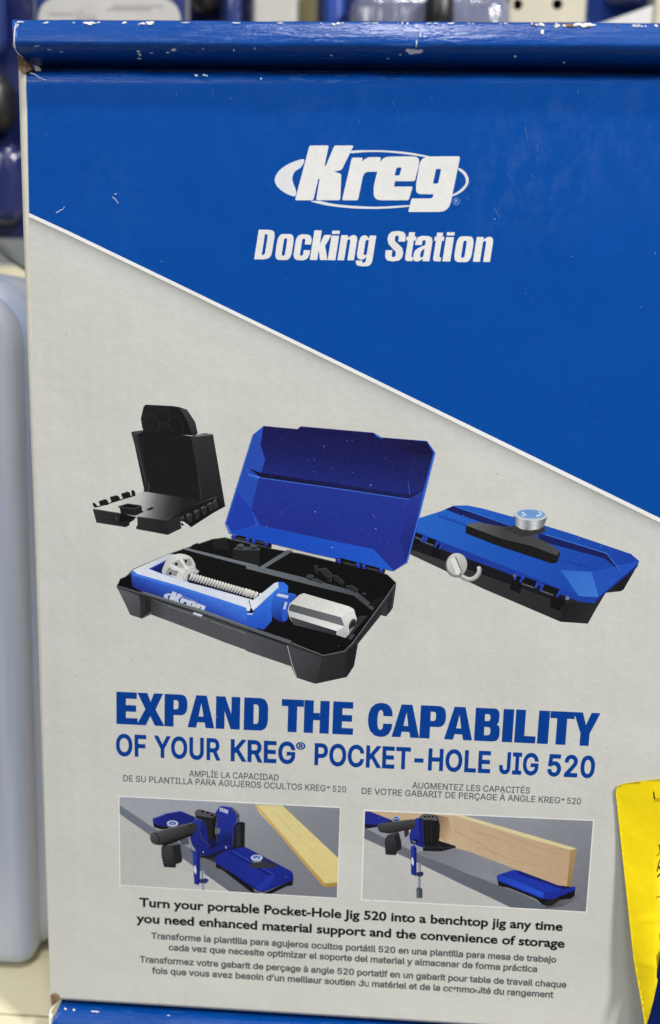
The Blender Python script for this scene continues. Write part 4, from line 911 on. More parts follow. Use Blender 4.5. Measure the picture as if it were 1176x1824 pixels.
a = Art(0.00003)
INK = (24, 23, 24)
text(a, 'Turn your portable Pocket-Hole Jig 520 into a benchtop jig any time', 248.5, 1615.2, 1002, 1658.8, 16.4, INK, GILL, off=31)
text(a, 'you need enhanced material support and the convenience of storage', 243, 1643.4, 1005.5, 1688.8, 16.4, INK, GILL, off=31)
a.build('printed_paragraph', panel)
G2 = (88, 89, 92)
a = Art(0.00003)
text(a, 'Transforme la plantilla para agujeros ocultos portátil 520 en una plantilla para mesa de trabajo', 269.6, 1672.3, 990.8, 1715.2, 11.6, G2, off=26)
text(a, 'cada vez que necesite optimizar el soporte del material y almacenar de forma práctica', 300.4, 1693.0, 956.8, 1732.0, 11.6, G2, off=26)
a.build('printed_paragraph', panel)
a = Art(0.00003)
text(a, 'Transformez votre gabarit de perçage à angle 520 portatif en un gabarit pour table de travail chaque', 249.2, 1714.2, 1009, 1760, 11.6, G2, off=26)
text(a, 'fois que vous avez besoin d’un meilleur soutien du matériel et de la commodité du rangement', 270.6, 1734.2, 985.8, 1777.6, 11.6, G2, off=26)
# paper torn through the ink
for x, y, rx, ry in ((653.5, 1752.5, 2.6, 3.4), (640.5, 1750.5, 1.6, 2.4), (808, 1765, 5.5, 2.4), (814, 1771, 3, 2), (852, 1761, 3.4, 5), (849, 1770, 2.5, 2.6)):
    a.add(ell(x, y, rx, ry, 20, 9), col=(200, 200, 195))
a.build('printed_paragraph', panel)

# ------------------------------------------------------------------ printed picture: black work stop (zoom of 150,700 at 4.356)
a = Art(0.00003, 150, 700, 4.356)
# back rest side and cap
a.add([(370, 303), (458, 285), (835, 335), (1000, 320), (1095, 880), (1040, 910), (915, 850), (640, 990), (470, 770)], col=(26, 26, 27))
a.add([(835, 345), (860, 326), (1000, 320), (1095, 878), (1035, 905), (1030, 808), (915, 838), (880, 560)], col=(((860, 400), (50, 49, 50)), ((1080, 850), (30, 29, 31))))
a.add([(858, 330), (925, 312), (996, 318), (990, 326), (862, 340)], col=(118, 118, 118))
a.add([(918, 318), (945, 312), (962, 316), (940, 322)], col=(20, 20, 20))
a.add([(690, 103), (735, 107), (800, 130), (862, 225), (882, 312), (870, 326), (838, 332), (770, 205)], col=(((720, 110), (66, 66, 70)), ((860, 320), (42, 42, 46))))
a.add([(440, 200), (462, 105), (478, 90), (700, 102), (738, 115), (800, 212), (842, 330), (700, 320), (457, 300)], col=(((460, 100), (33, 33, 33)), ((800, 300), (19, 19, 19))))
hexs = [[(480, 175), (545, 172), (585, 238), (560, 290)], [(545, 172), (580, 130), (645, 130)], [(585, 238), (645, 240), (665, 178), (640, 130)], [(665, 178), (735, 182), (770, 240)], [(645, 240), (690, 300)], [(585, 238), (575, 300)], [(770, 240), (760, 310)], [(452, 240), (480, 175)]]
for h in hexs:
    for i in range(len(h) - 1): a.add(stroke(h[i:i + 2], 5), col=(44, 44, 45))
# white light on the shoulder, left flange
a.add([(376, 296), (440, 274), (456, 278), (458, 290), (405, 298), (378, 304)], col=(212, 212, 206))
a.add([(366, 308), (376, 299), (405, 322), (486, 700), (470, 765), (462, 765), (474, 695)], col=(54, 53, 55))
a.add([(376, 299), (458, 288), (458, 300), (405, 322)], col=(70, 70, 72))
a.add([(405, 320), (425, 318), (500, 690), (496, 770), (474, 765), (486, 700)], col=(34, 33, 35))
a.add([(850, 330), (858, 342), (842, 352), (880, 560), (916, 800), (912, 835), (905, 838), (872, 560), (832, 350)], col=(52, 51, 52))
a.add([(498, 705), (508, 705), (506, 770), (498, 775)], col=(62, 62, 64))
# base floor, bright where the light rakes it
a.add([(70, 900), (150, 868), (460, 765), (500, 770), (918, 838), (640, 988)], col=(((230, 800), (208, 211, 205)), ((430, 842), (192, 194, 191)), ((545, 866), (112, 112, 114)), ((650, 888), (58, 58, 60)), ((760, 910), (32, 32, 33))), sub=3)
a.add(stroke([(640, 985), (760, 935), (915, 848), (1030, 808)], 9), col=(88, 88, 90))
a.add([(640, 986), (915, 846), (1032, 808), (1092, 880), (1000, 932), (832, 1040), (740, 1005), (700, 1052), (650, 1100)], col=(24, 24, 25))
a.add([(640, 986), (742, 950), (755, 1050), (650, 1100)], col=(40, 40, 42))
# hinge clips on the right
for i, x in enumerate((745, 790, 850, 905, 955, 1000)):
    y = 985 - i * 27
    a.add(rnd([(x, y - 12), (x + 26, y - 30), (x + 40, y + 30), (x + 14, y + 50)], 8, 3), col=(50, 50, 53) if i % 2 else (38, 38, 40))
    a.add(stroke([(x + 4, y - 10), (x + 26, y - 26)], 6), col=(104, 104, 108))
a.add([(760, 1000), (1000, 870), (1010, 905), (835, 1040)], col=(17, 17, 18))
for i, x in enumerate((800, 858, 915, 968)):
    y = 985 - i * 31
    a.add(rnd([(x, y - 25), (x + 34, y - 42), (x + 38, y + 12), (x + 6, y + 30)], 6, 3), col=(44, 44, 46))
    a.add(stroke([(x - 3, y - 26), (x + 38, y - 46)], 5), col=(92, 92, 95))
a.add([(742, 996), (775, 1000), (832, 1043), (800, 1036)], col=(224, 224, 220))
# front faces and the gap under the tongue
a.add([(68, 900), (285, 934), (405, 962), (385, 985), (350, 1008), (354, 1024), (322, 1040), (96, 1004)], col=(((80, 920), (50, 50, 50)), ((360, 1000), (26, 26, 26))))
a.add([(285, 934), (405, 962), (385, 975), (268, 1008)], col=(14, 14, 14))
a.add([(412, 958), (640, 988), (652, 1100), (405, 1054), (406, 1034), (416, 1024)], col=(((420, 970), (46, 46, 47)), ((650, 1090), (32, 32, 33))))
a.add(stroke([(70, 900), (285, 934)], 5), col=(96, 98, 97))
a.add(stroke([(412, 960), (640, 988)], 5), col=(74, 74, 76))
# well and slot
a.add([(262, 882), (335, 858), (446, 876), (450, 912), (462, 922), (400, 952), (286, 936), (276, 892)], col=(28, 28, 29))
a.add([(285, 882), (340, 864), (430, 878), (388, 892)], col=(12, 12, 12))
for q in ([(264, 884), (385, 897), (446, 878)], [(270, 880), (338, 860), (440, 874)]): a.add(stroke(q, 7), col=(66, 66, 68))
a.add(stroke([(388, 894), (398, 948)], 4), col=(58, 58, 60))
a.add([(478, 906), (518, 886), (550, 890), (510, 910)], col=(16, 16, 17))
# clips along the left edge
for pts in ([(64, 856), (78, 850), (100, 870), (102, 886), (80, 888)], [(112, 842), (160, 822), (182, 832), (192, 868), (128, 874)], [(200, 808), (248, 792), (272, 804), (282, 832), (214, 846)],
            [(288, 782), (335, 764), (355, 772), (364, 806), (300, 816)], [(366, 756), (384, 752), (398, 774), (396, 794), (370, 796)]):
    a.add(rnd(pts, 6, 3), col=(26, 26, 27))
for q in ([(120, 838), (165, 826)], [(206, 806), (250, 796)], [(292, 780), (338, 768)]): a.add(stroke(q, 5), col=(82, 82, 84))
a.add(stroke([(100, 884), (400, 792)], 8), col=(20, 20, 20))
a.build('printed_picture', panel)['label'] = 'picture of a black upright work stop'

# ------------------------------------------------------------------ printed picture: closed storage case (720,880 at 2.6727)
a = Art(0.00003, 720, 880, 2.6727)
a.add([(50, 180), (30, 255), (25, 285), (380, 452), (745, 608), (875, 617), (905, 560), (960, 470), (1030, 463), (1045, 455), (1117, 330), (1060, 290), (500, 180)], col=(((100, 250), (58, 58, 60)), ((820, 600), (36, 36, 38))))
a.add([(760, 520), (905, 520), (960, 470), (905, 562), (875, 617), (745, 608)], col=(((770, 530), (24, 24, 26)), ((860, 610), (42, 42, 44))))
a.add([(960, 440), (1100, 345), (1060, 420), (1045, 455), (1030, 463), (1000, 452)], col=(28, 28, 30))
a.add([(35, 212), (780, 480), (760, 520), (30, 262)], col=(24, 24, 28))
# lid
a.add([(40, 160), (75, 113), (180, 80), (236, 55), (300, 54), (372, 68), (670, 150), (800, 190), (1080, 285), (1119, 318), (1110, 348), (960, 470), (905, 520), (835, 512), (780, 492), (480, 362), (190, 260), (35, 195)], col=(((100, 120), (38, 98, 196)), ((560, 300), (30, 84, 184)), ((1000, 420), (28, 66, 164))))
a.add([(40, 172), (190, 232), (500, 352), (790, 466), (835, 488), (926, 492), (905, 520), (835, 512), (780, 492), (480, 372), (190, 266), (35, 200)], col=(((100, 200), (28, 56, 150)), ((840, 500), (30, 64, 165))))
a.add([(926, 490), (1112, 330), (1110, 348), (960, 470), (908, 520)], col=(22, 44, 130))
a.add([(745, 362), (893, 370), (926, 491), (832, 486)], col=(((760, 370), (48, 104, 200)), ((900, 480), (62, 122, 210))))
a.add([(893, 370), (1119, 318), (1110, 335), (926, 491)], col=(36, 82, 186))
a.add([(196, 72), (236, 57), (500, 150), (540, 178), (500, 180), (245, 92)], col=(24, 32, 92))
a.add([(640, 190), (668, 194), (962, 280), (1026, 364), (952, 306), (640, 222)], col=(24, 32, 92))
a.add(stroke([(240, 58), (500, 148)], 4), col=(60, 110, 205))
a.add(stroke([(670, 192), (964, 282), (1026, 362)], 4), col=(62, 120, 215))
for i in range(13):
    x, y = 168 + i * 10, 106 + i * 3.4
    a.add(stroke([(x, y), (x - 3, y - (16 if i % 4 == 0 else 9))], 3), col=(24, 58, 150))
for i in range(12):
    x, y = 742 + i * 12, 318 + i * 2.6
    a.add(stroke([(x, y), (x - 2, y - (16 if i % 4 == 0 else 9))], 3), col=(24, 58, 150))
a.add(stroke([(168, 108), (296, 152)], 3), col=(28, 66, 165))
a.add(stroke([(740, 320), (882, 348)], 3), col=(28, 66, 165))
# hinges
for pts in ([(45, 180), (92, 198), (80, 250), (40, 235)], [(140, 232), (182, 245), (165, 306), (132, 296)], [(518, 380), (568, 400), (552, 475), (504, 452)], [(700, 490), (775, 500), (740, 558), (696, 536)], [(660, 425), (745, 455), (735, 478), (655, 450)], [(575, 395), (632, 415), (622, 440), (566, 425)], [(108, 205), (160, 222), (150, 245), (104, 232)]):
    a.add(pts, col=(16, 16, 18))
for q in ([(95, 198), (82, 228)], [(110, 202), (98, 232)], [(160, 222), (146, 254)], [(184, 234), (168, 262)], [(540, 376), (524, 408)], [(570, 388), (552, 420)], [(640, 418), (624, 448)], [(664, 430), (648, 462)], [(745, 455), (728, 490)], [(785, 470), (768, 502)]):
    a.add(stroke(q, 9), col=(40, 70, 185))
for q in ([(104, 232), (140, 246)], [(560, 426), (618, 446)], [(655, 462), (710, 482)], [(52, 205), (84, 218)]): a.add(stroke(q, 7), col=(88, 90, 96))
a.add(ell(778, 496, 9, 9), col=(120, 124, 132)); a.add(ell(525, 388, 7, 8), col=(100, 104, 112))
# black bar and its silver knob
a.add([(295, 150), (312, 138), (360, 135), (480, 158), (525, 150), (668, 150), (672, 176), (622, 200), (742, 270), (744, 282), (728, 326), (704, 330), (430, 240), (294, 186)], col=(26, 26, 27))
a.add([(297, 150), (312, 138), (360, 135), (478, 157), (522, 150), (668, 152), (670, 172), (620, 202), (690, 236), (743, 271), (728, 293), (600, 245), (470, 215)], col=(((310, 140), (96, 96, 98)), ((480, 200), (66, 66, 68)), ((730, 290), (76, 76, 78))), sub=2)
a.add([(470, 165), (526, 150), (666, 152), (670, 178), (598, 200), (560, 205)], col=(54, 54, 56))
a.add([(524, 100), (682, 108), (664, 155), (640, 168), (600, 173), (560, 168), (532, 152)], col=(((524, 120), (70, 74, 80)), ((556, 122), (205, 207, 208)), ((590, 124), (120, 124, 130)), ((622, 126), (222, 224, 224)), ((650, 128), (128, 132, 138)), ((682, 130), (82, 86, 94))), sub=3)
a.add(ell(603, 98, 80, 29, 3), col=(206, 208, 210))
a.add(ell(604, 96, 70, 23, 3), col=(150, 172, 204))
a.add(ell(604, 94, 62, 19, 3), col=(112, 156, 212))
for q in ([(560, 86), (580, 100), (560, 104)], [(640, 84), (656, 94), (630, 106)]): a.add(stroke(q, 8), col=(214, 224, 236))
# cam hook
a.add(stroke(smooth([(262, 372), (282, 396), (312, 406), (338, 398), (356, 376), (358, 352)], 5, False), 21), col=(150, 152, 150))
a.add(stroke(smooth([(262, 370), (284, 392), (312, 402), (336, 394), (352, 374), (355, 352)], 5, False), 13), col=(196, 198, 195))
a.add(ell(356, 350, 9, 6), col=(214, 214, 212))
a.add(ell(249, 338, 51, 58, 0), col=(132, 134, 134))
a.add(ell(252, 334, 48, 53, 0), col=(((215, 300), (206, 208, 205)), ((290, 380), (170, 172, 170))))
a.add([(222, 312), (244, 298), (272, 366), (262, 386), (246, 380)], col=(226, 226, 222))
a.add(stroke([(244, 298), (274, 368), (262, 386)], 6), col=(112, 114, 114))
a.build('printed_picture', panel)['label'] = 'picture of a closed blue storage case with a silver knob'

# ------------------------------------------------------------------ printed picture: open storage case
a = Art(0.00003)
C = lambda: a.frame(190, 930, 4.356)
D = lambda: a.frame(440, 930, 4.2)
B = lambda: a.frame(380, 740, 2.8)
Q = lambda: a.frame(0, 0, 1)
Q()
# tray outside
a.add([(208, 1042), (238, 1013), (302, 986), (378, 960), (401, 957), (484, 977), (538, 986), (690, 1023), (706, 1038), (697, 1087), (688, 1098), (676, 1095), (638, 1146), (631, 1186), (618, 1206), (562, 1218), (528, 1207), (519, 1187), (400, 1144), (272, 1093), (253, 1102), (232, 1095)], col=(((220, 1060), (92, 93, 96)), ((520, 1170), (70, 71, 74)), ((640, 1190), (44, 44, 46))))
C()
a.add([(245, 548), (352, 600), (348, 690), (275, 745), (262, 735), (262, 640)], col=(46, 46, 48))
a.add([(300, 600), (352, 620), (348, 692), (300, 722)], col=(36, 36, 38))
a.add([(80, 505), (250, 555), (262, 640), (262, 735), (272, 745), (185, 715)], col=(((100, 520), (98, 99, 103)), ((260, 720), (72, 73, 77))))
a.add([(352, 610), (1176, 900), (1176, 1022), (940, 940), (350, 718)], col=(((500, 700), (84, 85, 89)), ((900, 900), (82, 83, 87))))
a.add([(340, 600), (470, 650), (470, 760), (345, 715)], col=(((345, 650), (52, 52, 54)), ((460, 695), (84, 85, 89))))
for q in ([(475, 650), (780, 758)], [(800, 765), (1120, 878)]): a.add(stroke(q, 5), col=(128, 128, 130))
D()
a.add([(-6, 828), (300, 920), (340, 1082), (-6, 963)], col=(((0, 900), (82, 83, 87)), ((320, 1000), (68, 69, 72))))
a.add([(310, 920), (565, 1010), (510, 1208), (372, 1162), (338, 1060)], col=(((320, 940), (74, 75, 78)), ((540, 1190), (50, 50, 53))))
a.add([(565, 1010), (740, 975), (752, 1090), (742, 1158), (510, 1208)], col=(((580, 1020), (48, 48, 50)), ((720, 1140), (38, 38, 40))))
a.add([(740, 970), (828, 905), (800, 1076), (748, 1158)], col=(32, 32, 34))
a.add(stroke([(300, 915), (336, 1060), (372, 1160)], 5), col=(176, 176, 176))
a.add([(1118, 460), (1092, 640), (1078, 662), (1042, 704), (985, 690), (1042, 560)], col=(56, 56, 59))
a.add([(1048, 560), (1092, 500), (1078, 662), (1044, 702)], col=(40, 40, 42))
a.add([(828, 905), (985, 690), (1042, 600), (1000, 700), (830, 912)], col=(46, 46, 48))
# tray inside
Q()
a.add([(211, 1041), (240, 1015), (302, 987), (380, 961), (401, 959), (484, 978), (538, 988), (690, 1024), (704, 1038), (640, 1138), (614, 1160), (576, 1168), (520, 1143), (440, 1120), (260, 1056), (252, 1056)], col=(((300, 990), (18, 18, 18)), ((640, 1100), (12, 12, 12))))
C()
a.add([(820, 135), (920, 122), (960, 220), (860, 205), (830, 210)], col=(30, 30, 31))
a.add([(660, 180), (700, 162), (725, 170), (690, 190), (662, 192)], col=(24, 24, 25))
a.add([(85, 490), (105, 440), (190, 405), (200, 500), (240, 535)], col=(12, 12, 12))
# dividers
a.add([(580, 206), (630, 202), (1176, 336), (1176, 364), (1000, 318), (760, 255)], col=(((600, 205), (116, 122, 130)), ((1176, 350), (108, 115, 123))))
D()
a.add([(-6, 314), (100, 335), (470, 425), (820, 520), (950, 625), (935, 662), (920, 650), (800, 550), (440, 462), (-6, 347)], col=(((0, 330), (108, 115, 123)), ((560, 460), (92, 97, 105)), ((930, 640), (60, 63, 68))))
a.add([(92, 338), (130, 346), (348, 214), (300, 208)], col=(((100, 340), (112, 118, 126)), ((320, 212), (92, 97, 104))))
# block with two studs
C()
a.add([(978, 212), (1012, 184), (1176, 215), (1176, 330), (1120, 318), (980, 290)], col=(32, 32, 33))
a.add([(980, 210), (1014, 184), (1190, 200), (1190, 218), (1176, 232)], col=(72, 75, 80))
for x in (1040, 1140):
    a.add([(x - 26, 182), (x + 26, 182), (x + 16, 208), (x - 16, 208)], col=(40, 41, 44)); a.add(ell(x, 180, 27, 13), col=(84, 88, 94))
D()
a.add(ell(52, 182, 26, 11), col=(84, 88, 94)); a.add([(30, 186), (76, 186), (66, 205), (40, 205)], col=(44, 45, 48))
a.add([(0, 206), (92, 214), (100, 190), (96, 210), (92, 320), (20, 300), (0, 295)], col=(34, 34, 36))
# dark accessories in the right hand bay
for pts, k in (([(535, 352), (590, 345), (640, 395), (625, 425), (575, 400)], 46), ([(640, 400), (670, 400), (730, 450), (715, 475), (650, 430)], 40), ([(740, 478), (790, 475), (835, 510), (815, 530), (760, 505)], 44), ([(500, 330), (520, 322), (540, 360), (530, 390), (505, 375)], 38), ([(600, 405), (635, 410), (630, 450), (600, 440)], 36)):
    a.add(pts, col=(k, k, k + 1)); a.add(stroke(pts[:3], 4), col=(k + 34, k + 34, k + 36))
a.add(ell(876, 534, 16, 9), col=(58, 58, 60)); a.add(ell(515, 328, 14, 6), col=(56, 56, 58))
a.add([(440, 425), (520, 420), (572, 446), (560, 462), (490, 440)], col=(62, 64, 68))
a.add([(448, 410), (498, 410), (488, 432), (458, 432)], col=(44, 45, 48)); a.add(ell(473, 403, 29, 12), col=(72, 75, 80))
a.add(ell(473, 403, 18, 7), col=(58, 60, 64))
a.add([(880, 585), (950, 632), (945, 660), (870, 600)], col=(74, 76, 80))
a.add([(905, 620), (985, 560), (1045, 552), (1010, 610), (960, 640)], col=(24, 24, 25))
# clamp frame: bottom arm, long bar, moving end
C()
a.add([(190, 395), (330, 365), (520, 262), (530, 252), (500, 300), (440, 400), (1110, 600), (1110, 670), (1130, 825), (640, 665), (285, 545), (200, 500)], col=(((400, 430), (64, 116, 222)), ((372, 500), (44, 78, 182)), ((340, 560), (36, 44, 128)), ((310, 640), (30, 34, 104))), sub=2)
a.add([(330, 362), (525, 262), (500, 300), (448, 392), (440, 404)], col=(22, 34, 100))
a.add([(1085, 655), (1176, 690), (1176, 826), (1120, 820)], col=(((1090, 670), (46, 84, 192)), ((1150, 800), (40, 92, 205))))
a.add([(200, 380), (206, 370), (480, 250), (515, 246), (532, 258), (325, 363), (240, 372)], col=(((240, 370), (226, 230, 236)), ((510, 255), (198, 206, 220))))
a.add([(325, 363), (530, 260), (528, 272), (330, 372)], col=(46, 84, 196))
a.add([(203, 376), (235, 368), (325, 363), (430, 402), (620, 462), (1145, 606), (1130, 660), (1108, 672), (860, 590), (540, 490), (205, 398)], col=(((400, 395), (226, 232, 243)), ((700, 540), (214, 224, 240)), ((1120, 650), (226, 232, 242))))
a.add([(196, 388), (206, 376), (240, 402), (540, 488), (860, 590), (1108, 672), (1106, 690), (860, 612), (540, 508), (196, 412)], col=(70, 124, 228))
# swivel pad
a.add(smooth([(432, 396), (440, 345), (475, 283), (535, 250), (598, 248), (655, 272), (684, 318), (692, 358), (712, 385), (640, 430), (602, 452), (550, 440), (480, 412)], 4), col=(((450, 400), (198, 198, 196)), ((580, 300), (228, 228, 225)), ((690, 350), (196, 196, 194))))
a.add([(482, 350), (520, 372), (560, 380), (540, 420), (470, 405), (455, 398)], col=(150, 150, 150))
a.add([(500, 320), (570, 285), (600, 330), (602, 356), (560, 352)], col=(176, 176, 174))
a.add([(590, 285), (650, 282), (668, 330), (640, 345), (612, 330)], col=(160, 160, 160))
a.add(stroke([(495, 330), (565, 372), (606, 392)], 13), col=(232, 232, 229)); a.add(stroke([(572, 290), (612, 345), (640, 368)], 13), col=(236, 236, 233))
a.add(ell(541, 325, 12, 13), col=(30, 30, 30)); a.add(ell(615, 303, 10, 12), col=(34, 34, 34)); a.add(ell(494, 399, 11, 12), col=(30, 30, 30))
a.add(smooth([(596, 452), (600, 405), (628, 370), (672, 358), (716, 378), (700, 400), (655, 405), (632, 430), (625, 458)], 4), col=(186, 186, 186))
a.add(stroke(smooth([(606, 440), (612, 405), (640, 380), (680, 372)], 4, False), 12), col=(216, 216, 214))
# screw
a.add([(636, 408), (680, 395), (1170, 545), (1165, 600), (640, 470), (625, 450)], col=(28, 29, 48))
N = 24
for i in range(N):
    t = (i + .3) / N
    x, y = 650 + t * 520, 398 + t * 152
    h = 58 - 4 * t
    a.add(smooth([(x + 2, y - 3), (x + 14, y - 4), (x + 18, y + 8), (x + 4, y + h * .62), (x - 12, y + h * .9), (x - 18, y + h * .72), (x - 9, y + h * .4)], 3), col=(((x, y), (240, 237, 230)), ((x - 6, y + h * .95), (150, 148, 150))))
D()
for i in range(5):
    x, y = -14 + i * 27, 500 + i * 9
    a.add(smooth([(x + 2, y - 3), (x + 14, y - 4), (x + 18, y + 8), (x + 4, y + 34), (x - 14, y + 50), (x - 18, y + 40), (x - 9, y + 22)], 3), col=(((x, y), (240, 237, 230)), ((x - 6, y + 50), (160, 158, 160))))
# moving end and collar
a.add([(0, 690), (40, 690), (60, 660), (245, 488), (308, 478), (306, 520), (305, 560), (200, 600), (186, 738), (126, 806), (0, 764)], col=(((120, 560), (56, 122, 234)), ((110, 800), (34, 80, 196))))
a.add([(-4, 622), (12, 612), (206, 456), (234, 447), (276, 450), (296, 468), (240, 482), (60, 650), (42, 668), (-4, 660)], col=(((0, 640), (234, 238, 246)), ((240, 460), (212, 222, 240))))
a.add([(234, 447), (276, 450), (304, 476), (306, 500), (270, 508), (236, 486)], col=(50, 116, 228))
a.add(stroke([(62, 650), (240, 486)], 7), col=(120, 170, 242))
a.add(stroke([(16, 585), (30, 640)], 5), col=(20, 20, 26)); a.add(smooth([(30, 640), (46, 660), (50, 680), (24, 680), (22, 660)], 3), col=(18, 18, 24))
a.add([(0, 684), (50, 680), (36, 694), (2, 692)], col=(190, 206, 236))
a.add(smooth([(186, 600), (205, 548), (232, 526), (300, 528), (372, 548), (330, 605), (302, 680), (300, 735), (262, 748), (205, 718), (184, 680)], 4), col=(((220, 560), (50, 104, 214)), ((260, 740), (28, 44, 128))))
a.add(smooth([(262, 690), (266, 640), (290, 590), (340, 556), (372, 548), (335, 600), (310, 650), (304, 720), (268, 740)], 4), col=(44, 88, 198))
a.add([(232, 532), (312, 550), (304, 572), (220, 552)], col=(198, 212, 236)); a.add([(285, 594), (304, 600), (288, 655), (270, 650)], col=(178, 198, 232))
# shadowed wall behind the handle
a.add([(750, 740), (850, 700), (905, 700), (780, 845), (750, 855)], col=(48, 48, 50))
a.add([(780, 842), (812, 838), (780, 880), (752, 868)], col=(70, 71, 74))
# handle
a.add([(305, 660), (318, 615), (345, 590), (392, 545), (425, 532), (762, 630), (800, 650), (822, 725), (812, 775), (740, 865), (668, 842), (350, 765), (318, 715)], col=(205, 205, 202))
a.add([(318, 612), (392, 545), (425, 532), (762, 630), (798, 652), (705, 712), (335, 612)], col=(((420, 540), (216, 214, 208)), ((650, 690), (232, 231, 227))))
a.add([(330, 612), (705, 712), (730, 780), (312, 662), (316, 636)], col=(((340, 630), (88, 91, 96)), ((710, 750), (112, 114, 118))))
a.add([(312, 662), (730, 780), (672, 815), (318, 706)], col=(((340, 680), (196, 197, 198)), ((690, 795), (238, 238, 235))))
a.add([(318, 706), (672, 815), (668, 842), (735, 866), (560, 820), (350, 768)], col=(((330, 720), (74, 76, 80)), ((660, 840), (46, 47, 50))))
a.add([(705, 712), (798, 652), (822, 725), (780, 720), (755, 790), (752, 850), (735, 866), (668, 842), (672, 815), (730, 780)], col=(((720, 720), (224, 224, 222)), ((740, 860), (172, 173, 174))))
a.add(ell(790, 770, 26, 48, 18), col=(66, 64, 62)); a.add(ell(793, 776, 17, 36, 18), col=(36, 34, 34))
a.add([(770, 800), (810, 775), (760, 848)], col=(120, 122, 124))
# shadowed floor, right wall, small details
# logo on the long bar, half hidden by the rim
lg = Art(a.h, 0, 0, 1)
paths = logo_paths()
def barmap(p):                                       # logo zoom coordinates -> picture zoom C
    u, v_ = (p[0] - 149) / 866.0, (p[1] - 73) / 297.0
    return (452 + u * 335 - v_ * 14, 514 + u * 126 + v_ * 112)
C()
for p in paths[6:8]: a.add([barmap(q) for q in p], col=(188, 198, 222))
a.add([barmap(q) for q in paths[0]], col=(204, 210, 226)); a.add([barmap(q) for q in paths[1]], col=(204, 210, 226))
a.add([barmap(q) for q in paths[2]], [barmap(q) for q in paths[3]], col=(204, 210, 226), eo=True)
a.add([barmap(q) for q in paths[4]], [barmap(q) for q in paths[5]], col=(204, 210, 226), eo=True)
# front rim over the bar
a.add([(80, 494), (245, 545), (282, 538), (330, 550), (760, 684), (1176, 838), (1176, 862), (760, 712), (330, 576), (262, 560), (82, 510)], col=(((100, 500), (70, 72, 76)), ((760, 700), (108, 112, 118)), ((1176, 850), (86, 88, 92))))
a.add([(84, 506), (250, 556), (330, 574), (760, 712), (1176, 862), (1176, 872), (760, 724), (330, 588), (250, 566)], col=(44, 45, 48))
a.add(stroke([(284, 544), (760, 690), (1176, 842)], 4), col=(140, 146, 152))
D()
a.add([(0, 776), (332, 886), (332, 908), (318, 912), (0, 800)], col=(96, 100, 106))
a.add([(0, 800), (316, 910), (305, 922), (0, 812)], col=(34, 34, 36))
a.add([(312, 906), (332, 900), (572, 994), (728, 962), (786, 905), (1030, 570), (1110, 455), (1120, 462), (1040, 590), (800, 920), (742, 976), (574, 1012), (318, 922)], col=(58, 59, 62))
for q in ([(330, 904), (572, 997), (728, 966), (788, 906), (1034, 574), (1112, 458)],): a.add(stroke(q, 4), col=(122, 124, 128))
a.add(stroke([(326, 916), (574, 1010), (738, 974), (800, 915), (1044, 584)], 3), col=(24, 24, 25))
for q in ([(1050, 395), (1112, 455)],): a.add(stroke(q, 7), col=(40, 40, 42))
# lid
B()
a.add([(62, 540), (200, 95), (250, 53), (420, 69), (436, 54), (800, 86), (845, 110), (1066, 127), (1107, 185), (1000, 605), (965, 735), (900, 776), (500, 690), (80, 588)], col=(42, 82, 190))
a.add([(250, 56), (420, 72), (436, 57), (800, 90), (842, 113), (1064, 130), (1098, 186), (1040, 384), (960, 398), (235, 300), (258, 220), (235, 145)], col=(((660, 80), (24, 23, 76)), ((640, 220), (26, 29, 92)), ((620, 370), (32, 42, 122))), sub=2)
a.add([(1062, 130), (1098, 186), (1045, 384), (975, 300), (1000, 160)], col=(((1090, 150), (20, 20, 58)), ((990, 330), (32, 38, 108))))
a.add([(840, 110), (1064, 130), (1098, 186), (1000, 200), (860, 160)], col=(((1080, 160), (20, 19, 58)), ((860, 140), (29, 25, 80))))
a.add([(225, 310), (970, 416), (1045, 385), (1000, 600), (962, 730), (935, 745), (800, 669), (235, 551), (190, 465)], col=(((620, 360), (36, 54, 150)), ((560, 620), (32, 48, 142))))
a.add([(970, 416), (1045, 385), (1000, 600), (962, 730), (900, 720), (960, 520)], col=(((960, 420), (40, 56, 152)), ((990, 640), (30, 40, 122))))
a.add([(800, 669), (940, 640), (962, 732), (900, 774)], col=(36, 48, 142))
a.add([(66, 538), (202, 98), (214, 90), (236, 145), (259, 218), (240, 285), (228, 312), (188, 465), (212, 545), (84, 584)], col=(((90, 560), (36, 76, 182)), ((230, 120), (42, 78, 174))))
a.add([(66, 538), (120, 380), (190, 465), (212, 545), (84, 584)], col=(32, 62, 170))
a.add([(84, 584), (236, 549), (800, 668), (900, 774), (500, 688)], col=(((160, 570), (26, 76, 190)), ((600, 680), (28, 80, 196)), ((860, 730), (34, 88, 200))))
# ridge across the lid
a.add([(178, 264), (236, 286), (700, 352), (960, 392), (1042, 380), (975, 418), (700, 376), (236, 310)], col=(((600, 335), (26, 30, 84)), ((592, 365), (16, 17, 44))))
a.add([(170, 290), (236, 306), (228, 314), (176, 298)], col=(66, 120, 218))
a.add(stroke([(236, 311), (700, 377), (975, 419)], 5), col=(62, 104, 206))
a.add(stroke([(975, 419), (1042, 384)], 3), col=(46, 66, 160))
a.add(stroke([(1105, 186), (1000, 605), (965, 735)], 7), col=(58, 108, 212))
a.add(stroke([(62, 540), (200, 97), (250, 56)], 5), col=(52, 100, 206))
a.add(stroke([(66, 545), (88, 586)], 8), col=(70, 124, 224))
a.add([(800, 86), (845, 110), (838, 116), (812, 102)], col=(74, 124, 216))
a.add(stroke([(250, 54), (420, 70), (436, 56), (800, 88)], 4), col=(58, 40, 110))
rl = random.Random(5)
